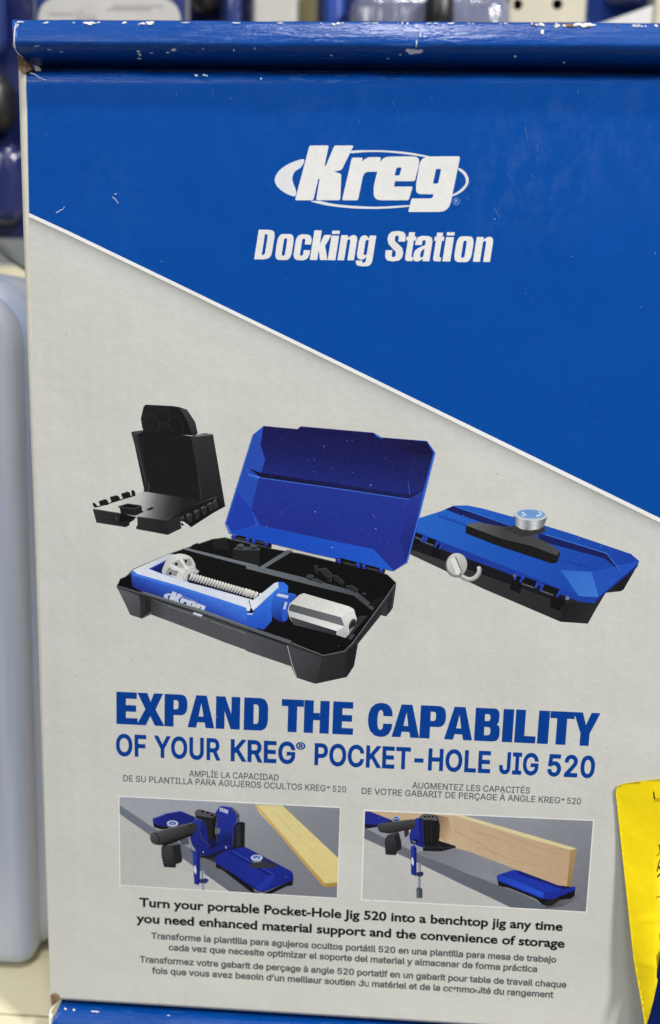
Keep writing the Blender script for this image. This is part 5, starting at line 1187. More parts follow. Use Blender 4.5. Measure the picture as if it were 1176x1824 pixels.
for k in range(40):
    x, y = rl.uniform(230, 1040), rl.uniform(120, 720)
    a.add(stroke([(x, y), (x + rl.uniform(-9, 9), y + rl.uniform(-5, 7))], rl.uniform(1.2, 2.6)), col=(58, 72, 160) if k % 4 else (92, 106, 182))
for q in ([(972, 330), (980, 400)], [(500, 210), (506, 228)], [(330, 470), (350, 500)], [(790, 490), (806, 512)], [(944, 440), (952, 450)]):
    a.add(stroke(q, 2.4), col=(80, 94, 172))
# hinges under the lid
for pts in ([(90, 600), (130, 598), (292, 640), (290, 662), (92, 612)], [(612, 712), (640, 712), (858, 768), (855, 788), (612, 732)]): a.add(pts, col=(16, 16, 18))
for x, y in ((102, 604), (170, 618), (200, 626), (262, 636), (625, 724), (720, 745), (750, 752), (836, 770)):
    a.add(rnd([(x - 9, y - 10), (x + 10, y - 6), (x + 12, y + 14), (x - 6, y + 12)], 4, 2), col=(34, 56, 168))
    a.add(stroke([(x - 4, y - 6), (x + 8, y - 3)], 4), col=(74, 104, 210))
for q in ([(120, 610), (165, 622)], [(215, 628), (258, 640)], [(650, 734), (710, 748)], [(765, 760), (825, 774)]): a.add(stroke(q, 7), col=(62, 64, 70))
a.build('printed_picture', panel)['label'] = 'picture of an open storage case holding a blue clamp'

# ------------------------------------------------------------------ two framed photographs at the foot of the panel
def zclip(ox, oy, s, pts): return [(ox + x / s, oy + y / s) for x, y in pts]

fr = [(36, 54), (1136, 110), (1121, 558), (41, 494)]
a = Art(0.00003, 200, 1400, 2.8)
a.add([(31, 49), (1140, 105), (1125, 563), (36, 498)], col=(238, 238, 236))
a.clip = zclip(200, 1400, 2.8, fr)
a.add(fr, col=(((560, 70), (160, 163, 172)), ((600, 330), (138, 140, 148)), ((800, 540), (124, 126, 134))), sub=2)
# floor below the bench, bench edge
a.add([(30, 120), (60, 140), (560, 500), (620, 560), (30, 560)], col=(192, 191, 187))
a.add([(30, 90), (205, 208), (420, 330), (700, 500), (760, 560), (600, 540), (580, 523), (300, 325), (30, 134)], col=(((100, 150), (112, 118, 130)), ((600, 480), (102, 106, 116))))
a.add([(430, 335), (500, 340), (760, 540), (640, 540), (480, 420)], col=(108, 110, 118))
# board lying behind
a.add([(712, 92), (850, 98), (1130, 362), (1130, 484), (1060, 487), (730, 128)], col=(((760, 110), (226, 210, 150)), ((1100, 460), (220, 203, 138))))
a.add([(706, 92), (720, 92), (1062, 487), (1062, 503), (1048, 496)], col=(((720, 110), (206, 178, 110)), ((1055, 495), (190, 152, 82))))
a.add([(1060, 486), (1130, 480), (1130, 498), (1062, 504)], col=(178, 140, 70))
for q in ([(800, 120), (960, 290), (1020, 330)], [(860, 190), (1000, 330), (1090, 440)], [(1000, 390), (1060, 440)]): a.add(stroke(smooth(q, 4, False), 4), col=(212, 195, 134))
# far wing
a.add([(204, 182), (236, 196), (300, 205), (280, 215), (240, 216), (208, 206)], col=(20, 20, 26))
a.add(rnd([(200, 162), (275, 135), (340, 124), (415, 155), (412, 188), (330, 200), (238, 200), (204, 184)], 8, 3), col=(((250, 140), (30, 42, 130)), ((330, 200), (28, 36, 120))))
a.add(stroke([(262, 136), (330, 182)], 6), col=(24, 28, 96))
# shadow, black base
a.add([(400, 330), (660, 300), (668, 310), (520, 385), (440, 350)], col=(52, 53, 60))
a.add([(440, 320), (560, 300), (662, 288), (662, 306), (540, 350), (470, 352)], col=(26, 26, 29))
# guide block, back plate, fence
a.add(rnd([(600, 190), (625, 176), (662, 182), (660, 304), (600, 312)], 5, 2), col=(28, 28, 30))
a.add([(618, 184), (640, 190), (640, 300), (618, 305)], col=(46, 46, 48))
a.add(rnd([(575, 104), (600, 106), (634, 140), (636, 180), (600, 190)], 6, 2), col=(88, 92, 100))
a.add(rnd([(514, 130), (540, 98), (590, 104), (620, 142), (622, 178), (606, 205), (596, 290), (572, 318), (524, 300)], 8, 3), col=(((540, 110), (36, 50, 146)), ((590, 300), (28, 38, 130))))
a.add([(605, 190), (620, 180), (604, 300), (585, 315)], col=(24, 30, 104))
for i, x in enumerate((540, 549, 558, 566, 574)): a.add(stroke([(x + 2, 108 + i * 3), (x - 1, 126 + i * 3)], 6), col=(206, 212, 228))
a.add(rnd([(412, 128), (432, 115), (522, 140), (526, 215), (520, 285), (492, 300), (450, 268), (416, 160)], 8, 3), col=(34, 34, 36))
a.add([(416, 130), (434, 118), (520, 142), (500, 160), (420, 146)], col=(84, 84, 86))
for x, y in ((452, 126), (477, 133), (497, 146)): a.add(ell(x, y, 8, 6), col=(12, 12, 12))
a.add([(500, 165), (522, 150), (526, 212), (520, 280), (496, 295)], col=(22, 22, 24))
a.add([(514, 205), (538, 212), (536, 235), (514, 242)], col=(110, 113, 122))
for q in ([(430, 160), (440, 262)], [(465, 168), (470, 280)]): a.add(stroke(q, 5), col=(54, 54, 56))
a.add([(398, 180), (420, 162), (452, 172), (470, 205), (480, 290), (572, 300), (590, 310), (470, 348), (432, 340), (400, 295), (388, 262)], col=(((430, 170), (32, 46, 140)), ((480, 330), (26, 34, 116))))
a.add([(452, 172), (470, 205), (486, 320), (462, 345), (440, 250)], col=(28, 36, 122))
a.add([(400, 250), (440, 255), (446, 330), (420, 320)], col=(30, 40, 130))
a.add(ell(457, 333, 7, 9), col=(20, 22, 60)); a.add(stroke([(452, 326), (456, 334)], 4), col=(200, 205, 215))
a.add(stroke([(566, 300), (570, 312)], 5), col=(190, 194, 206))
a.add([(526, 240), (600, 235), (592, 292), (530, 298)], col=(((540, 240), (30, 42, 128)), ((570, 296), (20, 26, 92))))
a.add([(478, 268), (524, 262), (530, 298), (486, 316)], col=(20, 24, 74))
for q in ([(516, 132), (541, 100), (590, 106)], [(524, 160), (518, 200)], [(404, 182), (420, 165), (450, 174)], [(205, 164), (276, 137), (338, 126)], [(606, 194), (622, 178)]):
    a.add(stroke(q, 3.2), col=(78, 98, 196))
for q in ([(662, 184), (660, 300)], [(602, 195), (600, 300)], [(416, 140), (446, 262), (490, 298)], [(522, 146), (522, 280)]):
    a.add(stroke(q, 3), col=(72, 73, 78))
for x, y in ((624, 190), (642, 196), (648, 280), (628, 150), (560, 260), (430, 300), (448, 226)): a.add(ell(x, y, 4, 5), col=(14, 14, 20))
a.add([(390, 300), (402, 330), (440, 352), (560, 330), (600, 312), (590, 322), (500, 362), (430, 356), (398, 330)], col=(28, 29, 34))
# hold-down handle
a.add([(335, 270), (380, 258), (384, 290), (350, 294)], col=(84, 86, 92))
a.add(rnd([(245, 300), (262, 292), (338, 285), (349, 355), (348, 380), (318, 390), (318, 408), (258, 404), (246, 350)], 7, 3), col=(((270, 300), (64, 64, 68)), ((300, 400), (34, 34, 37))))
a.add([(300, 300), (340, 290), (348, 372), (316, 388)], col=(34, 34, 36))
a.add(rnd([(188, 245), (205, 230), (400, 180), (424, 196), (412, 232), (240, 296), (205, 290), (190, 272)], 12, 4), col=(((260, 215), (84, 84, 88)), ((290, 280), (34, 34, 36))))
a.add(stroke(smooth([(205, 232), (230, 250), (234, 292)], 4, False), 5), col=(26, 26, 28))
a.add([(378, 190), (402, 182), (422, 196), (412, 232), (388, 240)], col=(50, 50, 53))
a.add([(276, 192), (326, 192), (320, 208), (284, 212)], col=(96, 106, 128)); a.add(ell(301, 187, 28, 15), col=(196, 206, 224)); a.add(ell(301, 186, 18, 9), col=(46, 72, 168)); a.add(stroke([(292, 184), (300, 190), (310, 182)], 4), col=(190, 204, 230))
for q in ([(206, 232), (400, 184)], [(262, 296), (334, 289)]): a.add(stroke(q, 4), col=(112, 112, 116))
a.add([(240, 292), (412, 230), (404, 246), (262, 300)], col=(24, 24, 27))
for k in range(5): a.add(stroke([(252 + k * 2, 318 + k * 16), (296, 320 + k * 16)], 2.4), col=(78, 78, 82))
# clamp below the bench
a.add([(402, 330), (416, 320), (438, 352), (438, 480), (432, 494), (410, 488)], col=(((406, 340), (40, 58, 166)), ((436, 480), (32, 42, 140))))
a.add([(422, 328), (438, 352), (438, 480), (428, 490)], col=(24, 32, 112))
a.add(smooth([(414, 395), (420, 420), (418, 440), (408, 425), (408, 405)], 3), col=(212, 218, 232))
a.add(stroke([(452, 420), (457, 530)], 13), col=(120, 130, 152)); a.add(stroke([(456, 425), (460, 530)], 4), col=(196, 206, 220))
a.add(rnd([(436, 465), (470, 460), (482, 470), (470, 486), (440, 484)], 4, 2), col=(44, 52, 100))
# near wing with its stop
a.add([(516, 385), (540, 400), (700, 500), (710, 528), (750, 538), (880, 478), (905, 466), (898, 496), (870, 500), (780, 545), (700, 535), (640, 488), (545, 415), (520, 408)], col=(18, 18, 22))
a.add(rnd([(512, 352), (560, 326), (640, 306), (672, 308), (900, 428), (905, 468), (876, 480), (755, 530), (724, 522), (548, 402), (518, 390)], 12, 4), col=(((600, 330), (28, 42, 138)), ((740, 440), (30, 46, 146)), ((860, 500), (26, 38, 136))))
a.add([(516, 380), (548, 392), (724, 510), (760, 516), (880, 466), (904, 452), (905, 468), (876, 480), (755, 530), (724, 522), (548, 402), (518, 390)], col=(26, 36, 128))
a.add([(585, 335), (600, 328), (800, 440), (782, 448)], col=(20, 30, 112))
a.add(stroke([(602, 328), (802, 440)], 4), col=(52, 76, 190))
a.add([(715, 505), (782, 448), (800, 442), (812, 450), (770, 512), (735, 522)], col=(34, 54, 158))
a.add(rnd([(680, 392), (696, 378), (748, 372), (822, 398), (820, 410), (790, 408), (700, 410)], 5, 2), col=(52, 53, 58))
a.add([(700, 332), (728, 342), (828, 396), (806, 398)], col=(44, 46, 56))
a.add([(694, 362), (748, 362), (740, 380), (704, 382)], col=(120, 128, 144)); a.add(ell(721, 358, 29, 15), col=(198, 206, 220)); a.add(ell(721, 356, 19, 9), col=(60, 88, 180)); a.add(stroke([(712, 354), (722, 362), (732, 352)], 4), col=(196, 208, 232))
a.build('printed_photograph', panel)['label'] = 'white framed photograph of the jig with a yellow board lying behind'

fr = [(54, 65), (1140, 113), (1106, 545), (41, 486)]
a = Art(0.00003, 630, 1420, 2.6727)
a.add([(48, 59), (1146, 109), (1110, 550), (35, 491)], col=(238, 238, 236))
a.clip = zclip(630, 1420, 2.6727, fr)
a.add(fr, col=(((700, 80), (150, 153, 163)), ((640, 300), (140, 142, 150)), ((900, 540), (120, 122, 130))), sub=2)
a.add([(48, 190), (280, 300), (520, 418), (770, 530), (800, 560), (30, 560)], col=(194, 193, 190))
a.add([(48, 145), (300, 265), (560, 370), (820, 470), (905, 515), (960, 560), (800, 560), (750, 526), (270, 296), (48, 196)], col=(((150, 220), (106, 110, 120)), ((800, 500), (98, 102, 112))))
a.add([(300, 262), (480, 232), (560, 250), (690, 400), (560, 372)], col=(((330, 262), (118, 120, 128)), ((640, 340), (142, 144, 152))))
# tall board
a.add([(52, 62), (500, 84), (760, 170), (1052, 252), (1014, 436), (930, 405), (560, 262), (300, 190), (52, 100)], col=(((200, 90), (198, 172, 140)), ((600, 200), (202, 176, 144)), ((1000, 400), (192, 164, 132))))
a.add([(52, 58), (500, 80), (540, 92), (1062, 244), (1032, 252), (770, 178), (520, 100), (480, 88)], col=(222, 210, 160))
a.add([(1032, 252), (1062, 245), (1036, 420), (1014, 437)], col=(((1040, 260), (176, 146, 100)), ((1025, 430), (150, 118, 78))))
for q in ([(560, 160), (700, 200), (820, 260), (960, 300)], [(620, 240), (760, 300), (900, 330)], [(700, 170), (880, 240), (1000, 280)], [(480, 160), (600, 220), (680, 280)]): a.add(stroke(smooth(q, 4, False), 4), col=(184, 158, 126))
a.add([(395, 85), (450, 95), (470, 170), (445, 220), (405, 190)], col=(((400, 120), (120, 98, 76)), ((470, 150), (204, 174, 134))))
# far wing
a.add([(52, 70), (75, 68), (188, 112), (170, 128), (112, 142), (60, 150), (52, 146)], col=(22, 24, 40))
a.add([(52, 68), (78, 68), (186, 110), (150, 122), (112, 132), (52, 128)], col=(34, 46, 140))
# jig
a.add([(330, 240), (400, 205), (485, 232), (488, 240), (420, 258), (330, 256)], col=(24, 24, 26))
for q in ([(345, 242), (470, 236)], [(400, 225), (430, 250)]): a.add(stroke(q, 4), col=(52, 52, 54))
a.add(rnd([(312, 92), (335, 78), (395, 84), (412, 130), (408, 205), (380, 238), (330, 235), (320, 150)], 9, 3), col=(24, 24, 26))
a.add([(315, 92), (335, 80), (390, 86), (400, 110), (330, 108)], col=(96, 96, 100))
for x in (340, 358, 376): a.add(ell(x, 93, 6, 5), col=(14, 14, 14)); a.add(stroke([(x - 10, 102), (x - 6, 210)], 4), col=(42, 42, 44))
a.add(rnd([(278, 110), (305, 98), (328, 104), (334, 190), (335, 240), (305, 232), (268, 205), (265, 178), (278, 140)], 6, 3), col=(((285, 110), (38, 56, 160)), ((320, 235), (26, 36, 124))))
a.add([(308, 100), (328, 104), (334, 235), (318, 238)], col=(24, 32, 108))
a.add(ell(290, 212, 20, 12), col=(22, 26, 70)); a.add(stroke([(278, 208), (296, 216)], 5), col=(120, 130, 170))
a.add(rnd([(240, 160), (262, 150), (264, 175), (250, 192), (243, 186)], 4, 2), col=(48, 50, 56))
a.add(rnd([(148, 205), (160, 180), (215, 165), (228, 215), (228, 248), (205, 258), (205, 276), (152, 274)], 7, 3), col=(((160, 190), (60, 60, 64)), ((200, 270), (32, 32, 35))))
a.add([(196, 185), (216, 170), (228, 246), (206, 256)], col=(32, 32, 35))
a.add(rnd([(110, 135), (122, 124), (285, 104), (298, 118), (290, 150), (170, 174), (122, 166)], 12, 4), col=(((190, 115), (80, 80, 84)), ((200, 168), (32, 32, 35))))
a.add([(186, 102), (220, 102), (214, 118), (192, 118)], col=(82, 96, 130)); a.add(ell(203, 97, 20, 7), col=(176, 190, 216)); a.add(ell(203, 97, 12, 4), col=(56, 86, 176))
# clamp
a.add([(272, 236), (290, 226), (300, 242), (300, 360), (296, 376), (274, 366)], col=(((276, 240), (38, 56, 164)), ((298, 370), (30, 42, 140))))
a.add([(288, 236), (300, 244), (300, 360), (292, 374)], col=(22, 30, 110))
a.add(smooth([(280, 285), (286, 305), (284, 325), (276, 315), (276, 296)], 3), col=(214, 220, 234))
a.add(stroke([(314, 320), (312, 440)], 12), col=(98, 108, 124)); a.add(stroke([(312, 325), (310, 440)], 4), col=(176, 186, 198))
a.add(rnd([(298, 358), (330, 354), (334, 366), (326, 378), (300, 376)], 4, 2), col=(36, 42, 84))
a.add(rnd([(299, 434), (312, 428), (328, 436), (328, 480), (300, 480)], 4, 2), col=(70, 76, 84)); a.add(stroke([(306, 440), (306, 476)], 5), col=(118, 124, 132))
# near wing
a.add([(900, 505), (1050, 462), (1085, 470), (1000, 520), (920, 528)], col=(((940, 510), (70, 71, 76)), ((1080, 490), (118, 120, 128))))
a.add([(684, 380), (1056, 430), (1052, 470), (1034, 484), (988, 488), (940, 518), (900, 512), (870, 484), (740, 432), (708, 426), (690, 420)], col=(17, 17, 21))
a.add([(955, 478), (988, 484), (978, 492), (948, 514), (900, 506)], col=(34, 34, 38))
a.add(rnd([(682, 372), (760, 346), (790, 350), (900, 395), (1014, 434), (1056, 424), (1057, 442), (940, 488), (895, 482), (712, 408), (684, 398)], [8, 5, 3, 0, 0, 8, 8, 10, 8, 8, 6], 3), col=(((720, 360), (30, 50, 158)), ((900, 440), (32, 58, 176)), ((1040, 440), (24, 40, 138))))
a.add([(690, 374), (735, 382), (905, 456), (900, 478), (714, 404), (688, 394)], col=(((700, 385), (36, 66, 186)), ((890, 460), (44, 84, 208))))
a.add([(905, 456), (1040, 436), (1055, 432), (1056, 442), (940, 486), (900, 480)], col=(28, 46, 150))
a.add([(770, 350), (790, 350), (1014, 434), (1000, 440), (800, 372)], col=(20, 32, 112))
a.add([(735, 380), (800, 372), (990, 440), (905, 456)], col=(30, 54, 168))
a.build('printed_photograph', panel)['label'] = 'white framed photograph of a wooden board standing in the jig'

# ------------------------------------------------------------------ wear on the folded rims and panel
def on_prof(px, py, prof, lift=.00009):
    """point on an extruded rim profile seen at a pixel"""
    d = ray(px, py)
    best = None
    for (y0, z0), (y1, z1) in zip(prof, prof[1:]):
        # solve C + t d = (y0,z0) + s (dy,dz) in the YZ plane
        dy, dz = y1 - y0, z1 - z0
        det = d[1] * -dz + dy * d[2]
        if abs(det) < 1e-12: continue
        ry, rz = y0 - CW[1], z0 - CW[2]
        t = (ry * -dz + dy * rz) / det
        s = (d[1] * rz - d[2] * ry) / det
        if -.02 <= s <= 1.02 and t > 0 and (best is None or t < best[0]):
            nrm = Vector((0, -dz, dy)).normalized()
            if nrm.dot(Vector(d)) > 0: nrm = -nrm
            best = (t, nrm)
    if best is None: return None
    p = Vector(CW + best[0] * d)
    return p + best[1] * lift - Vector(d).normalized() * .00035

rng = random.Random(11)
def chip_shape(x, y, rx, ry, a=0, n=11, jag=.45):
    ca, sa = math.cos(rad(a)), math.sin(rad(a))
    out = []
    for i in range(n):
        t = 2 * math.pi * i / n
        k = 1 + rng.uniform(-jag, jag)
        u, v_ = rx * math.cos(t) * k, ry * math.sin(t) * k
        out.append((x + u * ca - v_ * sa, y + u * sa + v_ * ca))
    return out

def chips(name, lst, mat, prof, parent):
    mb = MB()
    for s in lst:
        pts = [on_prof(px, py, prof) for px, py in s]
        if any(p is None for p in pts): continue
        V, T = fill([s])
        q = [on_prof(px, py, prof) for px, py in V]
        if any(p is None for p in q): continue
        mb.add(q, T)
    return mb.build(name, mat, parent)

top_edge = lambda x: np.interp(x, [30, 300, 600, 900, 1176], [37.5, 38, 38.5, 39.5, 42.5])
lst = []
for x, w, h in ((160, 13, 2.6), (152, 5, 1.8), (172, 6, 1.8), (222, 7, 2.6), (262, 11, 2.4), (254, 5, 1.8), (248, 2, 4), (130, 6, 1.2), (598, 7, 2.6), (570, 4, 1.4), (610, 3, 1.5), (716, 4, 3), (724, 3, 3), (708, 3, 1.8),
                (896, 8, 1.3), (944, 4, 2.8), (968, 6, 4.2), (962, 8, 2), (998, 9, 4.2), (1040, 14, 3.2), (1054, 9, 3.4), (1024, 8, 2), (1132, 9, 2.4), (1146, 6, 2.6), (1172, 5, 2.6), (85, 8, 1.2), (330, 10, .9), (420, 8, 1.0), (500, 9, .8), (660, 12, .8), (770, 10, .9), (800, 8, 1.1), (840, 9, .9)):
    y = top_edge(x) + h * .6 + 2.2
    for _ in range(max(1, int(w / 2.2))):
        k = rng.uniform(.25, .6)
        lst.append(chip_shape(x + rng.uniform(-.8, .8) * w, y + rng.uniform(-.6, .5) * h, w * k * .8, h * k * 1.1, rng.uniform(-12, 12), 9, .5))
# scuffs on the face of the rim
for x, y, rx, ry, an in ((738, 92, 13, 4.2, -4), (727, 90, 5, 3.2, 25), (748, 91, 5, 3.6, -10), (733, 94, 6, 3, 10), (742, 78, .9, 8, 4), (749, 62, .7, 6, 8), (247, 91, 3.4, 2.0, 0), (249, 97, 3.8, 2.4, 30), (248, 104, 4, 1.4, 0), (310, 89, 5, 2.6, -15), (299, 93, 2.6, 1.4, 0), (362, 87, 1.6, 1.4, 0), (454, 86, 1.8, 1.2, 0),
                         (713, 97, 2, 1.5, 0), (692, 104, 3, .9, 0), (417, 89, 1, 2.4, 0), (590, 98, 3, .8, 0), (1005, 111, 3, 1.6, 0), (918, 100, 2, 2, 0), (270, 94, 3, .7, 0), (88, 88, 5, .6, 6), (66, 82, 6, .6, -6), (110, 92, 4, .6, 10), (966, 57, 2.4, 3.4, 0)):
    lst.append(chip_shape(x, y, rx, ry, an, 10, .35))
# pale broken edge at the left end of the roll
e0 = [(27.5, 39), (33, 37.6), (42, 38), (36, 41), (31, 46), (29, 54), (27, 62), (25.2, 70)]
lst.append(stroke([(29.5, 42), (26.6, 52), (25.6, 66), (25.4, 76), (26, 84), (30, 92), (36, 98), (44, 104), (51, 113)], 1.7, 1.1))
lst.append(stroke([(31, 39.5), (37, 39), (43, 39.8)], 2.2, .8))
lst.append(chip_shape(26, 82, 2.4, 5.5, -14, 9, .25))
lst.append(stroke([(33, 43), (30, 50)], 1.6, .6))
chips('worn_edge', lst, WHITECHIP, TP, lid)
br = [chip_shape(1017, 44.8, 13, 3.0, 3), chip_shape(990, 45, 4, 1.8, 0), chip_shape(1048, 47.2, 5, 1.6, 0), chip_shape(1100, 45, 3, 1.4, 0), chip_shape(950, 44, 5, 1.3, 0), chip_shape(1135, 46, 2.5, 2, 0)]
chips('torn_board', br, KRAFT, TP, lid)

BPx = BP
lst = [stroke([(106, 1776.5), (103.5, 1783), (98, 1790), (93, 1796), (89.5, 1802), (88.6, 1810), (89.5, 1818), (89.2, 1826)], 1.8, 2.4),
       chip_shape(117, 1797, 2.4, 1.4, 15), chip_shape(132, 1799, 3, 1.6, 10), chip_shape(170, 1802, 6, 1.0, 4), chip_shape(92, 1810, 1.6, 5, 0), chip_shape(300, 1809, 3, .6, 3)]
chips('worn_edge', lst[:1], WHITECHIP, BPx, foot)
for k_ in lst[1:]: chips('scuff', [k_], WHITECHIP, BPx, foot)

# scratches in the ink of the panel
FL = (120, 150, 200)
sc_art = Art(0.00011)
def fleck(x, y, rx, ry, an=0, col=FL): sc_art.add(chip_shape(x, y, rx, ry, an, 8, .4), col=col)
for q in ([(100, 379), (104, 377), (108, 374), (112, 373), (115, 368)], [(200, 351), (205, 354), (210, 361), (212, 362)], [(204, 346), (209, 345)], [(54, 130), (62, 132), (70, 138), (76, 141), (83, 143)]):
    sc_art.add(stroke(q, 1.6, .8), col=(196, 208, 230))
for q in ([(378, 160), (380, 174)], [(314, 164), (316, 172)], [(409, 173), (413, 177)], [(955, 258), (959, 262), (958, 270)], [(905, 310), (911, 318)], [(830, 350), (836, 356)], [(935, 225), (940, 250)], [(1030, 160), (1028, 168)],
          [(947, 312), (952, 316)], [(880, 370), (890, 388)], [(700, 180), (703, 190)], [(640, 214), (640, 220)]):
    sc_art.add(stroke(q, .9, .6), col=(92, 132, 196))
for i in range(50):
    x, y = rng.uniform(50, 1176), rng.uniform(158, 900)
    if y > stripe_y(x) - 6: continue
    r = rng.uniform(.5, 1.1)
    fleck(x, y, r * rng.uniform(.8, 1.6), r, rng.uniform(0, 90), (70, 115, 185) if rng.random() < .75 else (130, 165, 212))
for x, y, rx, ry in ((350, 130, 3, 1.6), (364, 129.5, 4, 1.8), (369, 131, 1.5, 1.2), (465, 136, 2.0, 1.2)):
    sc_art.add(chip_shape(x, y + 4, rx, ry, 0, 9, .5), col=(214, 218, 224))
# faint dust on the pictures and grey field
for i in range(90):
    x, y = rng.uniform(70, 1090), rng.uniform(560, 1770)
    if y < stripe_y(x) + 40: continue
    sc_art.add(chip_shape(x, y, rng.uniform(.5, 1.0), rng.uniform(.5, 1.0), 0, 6, .3), col=(150, 149, 145) if rng.random() < .6 else (222, 222, 218))
for x, y, r in ((577, 795, 1.8), (560, 840, 1.4), (590, 835, 1.2), (628, 842, 1.4), (665, 918, 2.4), (668, 922, 1.4), (588, 915, 1.2), (549, 820, 1.2), (730, 880, 1), (700, 830, 1), (618, 785, 1.2), (470, 960, 1.2), (760, 960, 1)):
    sc_art.h = max(sc_art.h, 0.00003 + LAYER * 330)
    sc_art.add(chip_shape(x, y, r, r * .7, 30, 7, .4), col=(84, 98, 176))
sc_art.build('ink_scratches', panel)['kind'] = 'stuff'

# ------------------------------------------------------------------ yellow sticker peeling off the right edge
def sstep(a, b, x):
    t = min(max((x - a) / (b - a), 0), 1)
    return t * t * (3 - 2 * t)
def sticker_h(x, y):
    h = .0010 + .0040 * sstep(1440, 1700, y) + .0056 * sstep(1105, 1180, x) * sstep(1600, 1790, y) + .0022 * sstep(1740, 1822, y)
    h += .0011 * sstep(1500, 1700, y) * math.sin((x - 1100) / 26.0) * .6
    h -= .00022 * max(0, x - 1169 - 8 * sstep(1700, 1560, y) * 0) * sstep(1490, 1560, y)
    h += .00035 * math.exp(-((y - 1640 - (x - 1145) * -.15) / 5) ** 2) * sstep(1125, 1145, x)
    h += .00030 * math.exp(-((y - 1716 - (x - 1150) * .25) / 5) ** 2) * sstep(1138, 1150, x)
    return h
out = [(1097.5, 1412), (1098.4, 1405), (1102, 1400), (1106, 1397.8), (1112, 1396), (1125, 1394), (1150, 1390.8), (1176, 1388), (1230, 1382), (1236, 1500), (1228, 1600), (1205, 1660), (1176, 1722),
       (1172, 1745), (1166, 1775), (1159, 1803), (1152.4, 1824), (1149, 1834), (1147, 1814), (1141, 1776), (1134.5, 1740), (1128.5, 1705), (1122.5, 1650), (1115.5, 1584), (1109, 1525), (1103, 1470), (1099.2, 1432)]
out = [p for a_, b_ in zip(out, out[1:] + out[:1]) for p in [tuple(a_[k] + (b_[k] - a_[k]) * t / 4 for k in (0, 1)) for t in range(4)]]
inner = [(x, y) for x in np.arange(1100, 1232, 4.0) for y in np.arange(1392, 1830, 6.0) if winding((x, y), [out])]
vs = [Vector(p) for p in out] + [Vector(p) for p in inner]
r = delaunay_2d_cdt(vs, [(i, (i + 1) % len(out)) for i in range(len(out))], [], 0, 1e-6)
V2 = [(v_[0], v_[1]) for v_ in r[0]]
F2 = [tuple(f_) for f_ in r[2] if winding((sum(V2[i][0] for i in f_) / 3, sum(V2[i][1] for i in f_) / 3), [out])]
front = [P(x, y, -sticker_h(x, y)) for x, y in V2]
nf = len(front)
n_out = len(out)
back = [p + Vector((0, .00022, 0)) for p in front]
faces = F2 + [tuple(i + nf for i in f_[::-1]) for f_ in F2] + [(i, (i + 1) % n_out, nf + (i + 1) % n_out, nf + i) for i in range(n_out)]
stk = mesh_obj('price_sticker', front + back, faces, YELLOW, None, None, False)
me = stk.data
me.polygons.foreach_set('use_smooth', [i < 2 * len(F2) for i in range(len(me.polygons))])
tag(stk, 'yellow paper sticker with black pen marks, peeling off the lower right of the box', 'sticker')
ink = MB()
def mark(pts, w0, w1):
    s = stroke(pts, w0, w1)
    V, T = fill([s])
    ink.add([P(x, y, -sticker_h(x, y) - .00012) for x, y in V], T)
mark([(1164.6, 1410), (1165.4, 1418), (1166.4, 1423.5)], 1.8, 2.2)
mark([(1166, 1423.5), (1172, 1422.8), (1190, 1421.5)], 1.0, .8)
mark([(1165.5, 1427.5), (1176, 1426), (1190, 1424.5)], .8, .8)
mark([(1172, 1505), (1176, 1506), (1182, 1505)], 1.2, 1.2)
mark([(1175, 1505), (1176, 1516), (1178, 1524)], 1.6, 1.2)
mark([(1170, 1525), (1175, 1520), (1182, 1518)], 1.0, 1.2)
mark([(1178, 1528), (1173, 1540), (1171, 1553)], 1.6, 1.6)
mark([(1173, 1543), (1178, 1550), (1186, 1556)], 3.4, 2.4)
mark([(1171, 1562), (1175, 1558), (1182, 1551)], 2.2, 3.0)
mark([(1169, 1599), (1173, 1597), (1182, 1598.5)], 1.4, 1.4)
mark([(1175.6, 1664), (1176.4, 1676)], 1.4, 1.2)
ink.build('handwriting', BLACKINK, stk)

# navy card under the sticker
mb = MB()
card = [(1157.5, 1794), (1163, 1768), (1170, 1738), (1178, 1700), (1250, 1640), (1250, 1872), (1136, 1872)]
fr_ = [P(x, y, -.0094 + (.0012 if y < 1700 else 0)) for x, y in card]
zb = ZS + .0002
fr_[-1].z = zb; fr_[-2].z = zb
fr_[-1].x = P(1148, 1836, -.0094).x - .0012
mb.add(fr_ + [p + Vector((0, .0012, 0)) for p in fr_], [tuple(range(7)), tuple(range(7, 14))[::-1]] + [(i, (i + 1) % 7, 7 + (i + 1) % 7, 7 + i) for i in range(7)])
tag(mb.build('hang_card', NAVY), 'dark navy blue card standing under the tip of the yellow sticker', 'card')

# ------------------------------------------------------------------ frosted bin on the left
def bulged(mb, pts, y0, depth, r, n=6):
    """closed XZ outline extruded along Y with a rounded front edge"""
    sg = 1 if area2(pts) > 0 else -1
    rings = []
    for k in range(n + 1):
        t = math.pi / 2 * k / n
        ins, yy = r * (1 - math.sin(t)), y0 + r * (1 - math.cos(t))
        rings.append([(x, yy, z) for x, z in offset(pts, -ins * sg)])
    rings.append([(x, y0 + depth, z) for x, z in pts])
    N = len(pts)
    vs_ = [v_ for q in rings for v_ in q]
    fs_ = [tuple(range(N))]
    for i in range(len(rings) - 1):
        for j in range(N):
            fs_.append((i * N + j, i * N + (j + 1) % N, (i + 1) * N + (j + 1) % N, (i + 1) * N + j))
    fs_.append(tuple(range((len(rings) - 1) * N, len(rings) * N)))
    mb.add(vs_, fs_)
def flat_caps(o):
    for p in o.data.polygons:
        if len(p.vertices) > 4: p.use_smooth = False
YB = .0455
bx = P(54, 1650, YB).x
bx2 = P(108, 1650, .062).x
ztop = P(10, 489, .07).z
bz = ZS + .0004
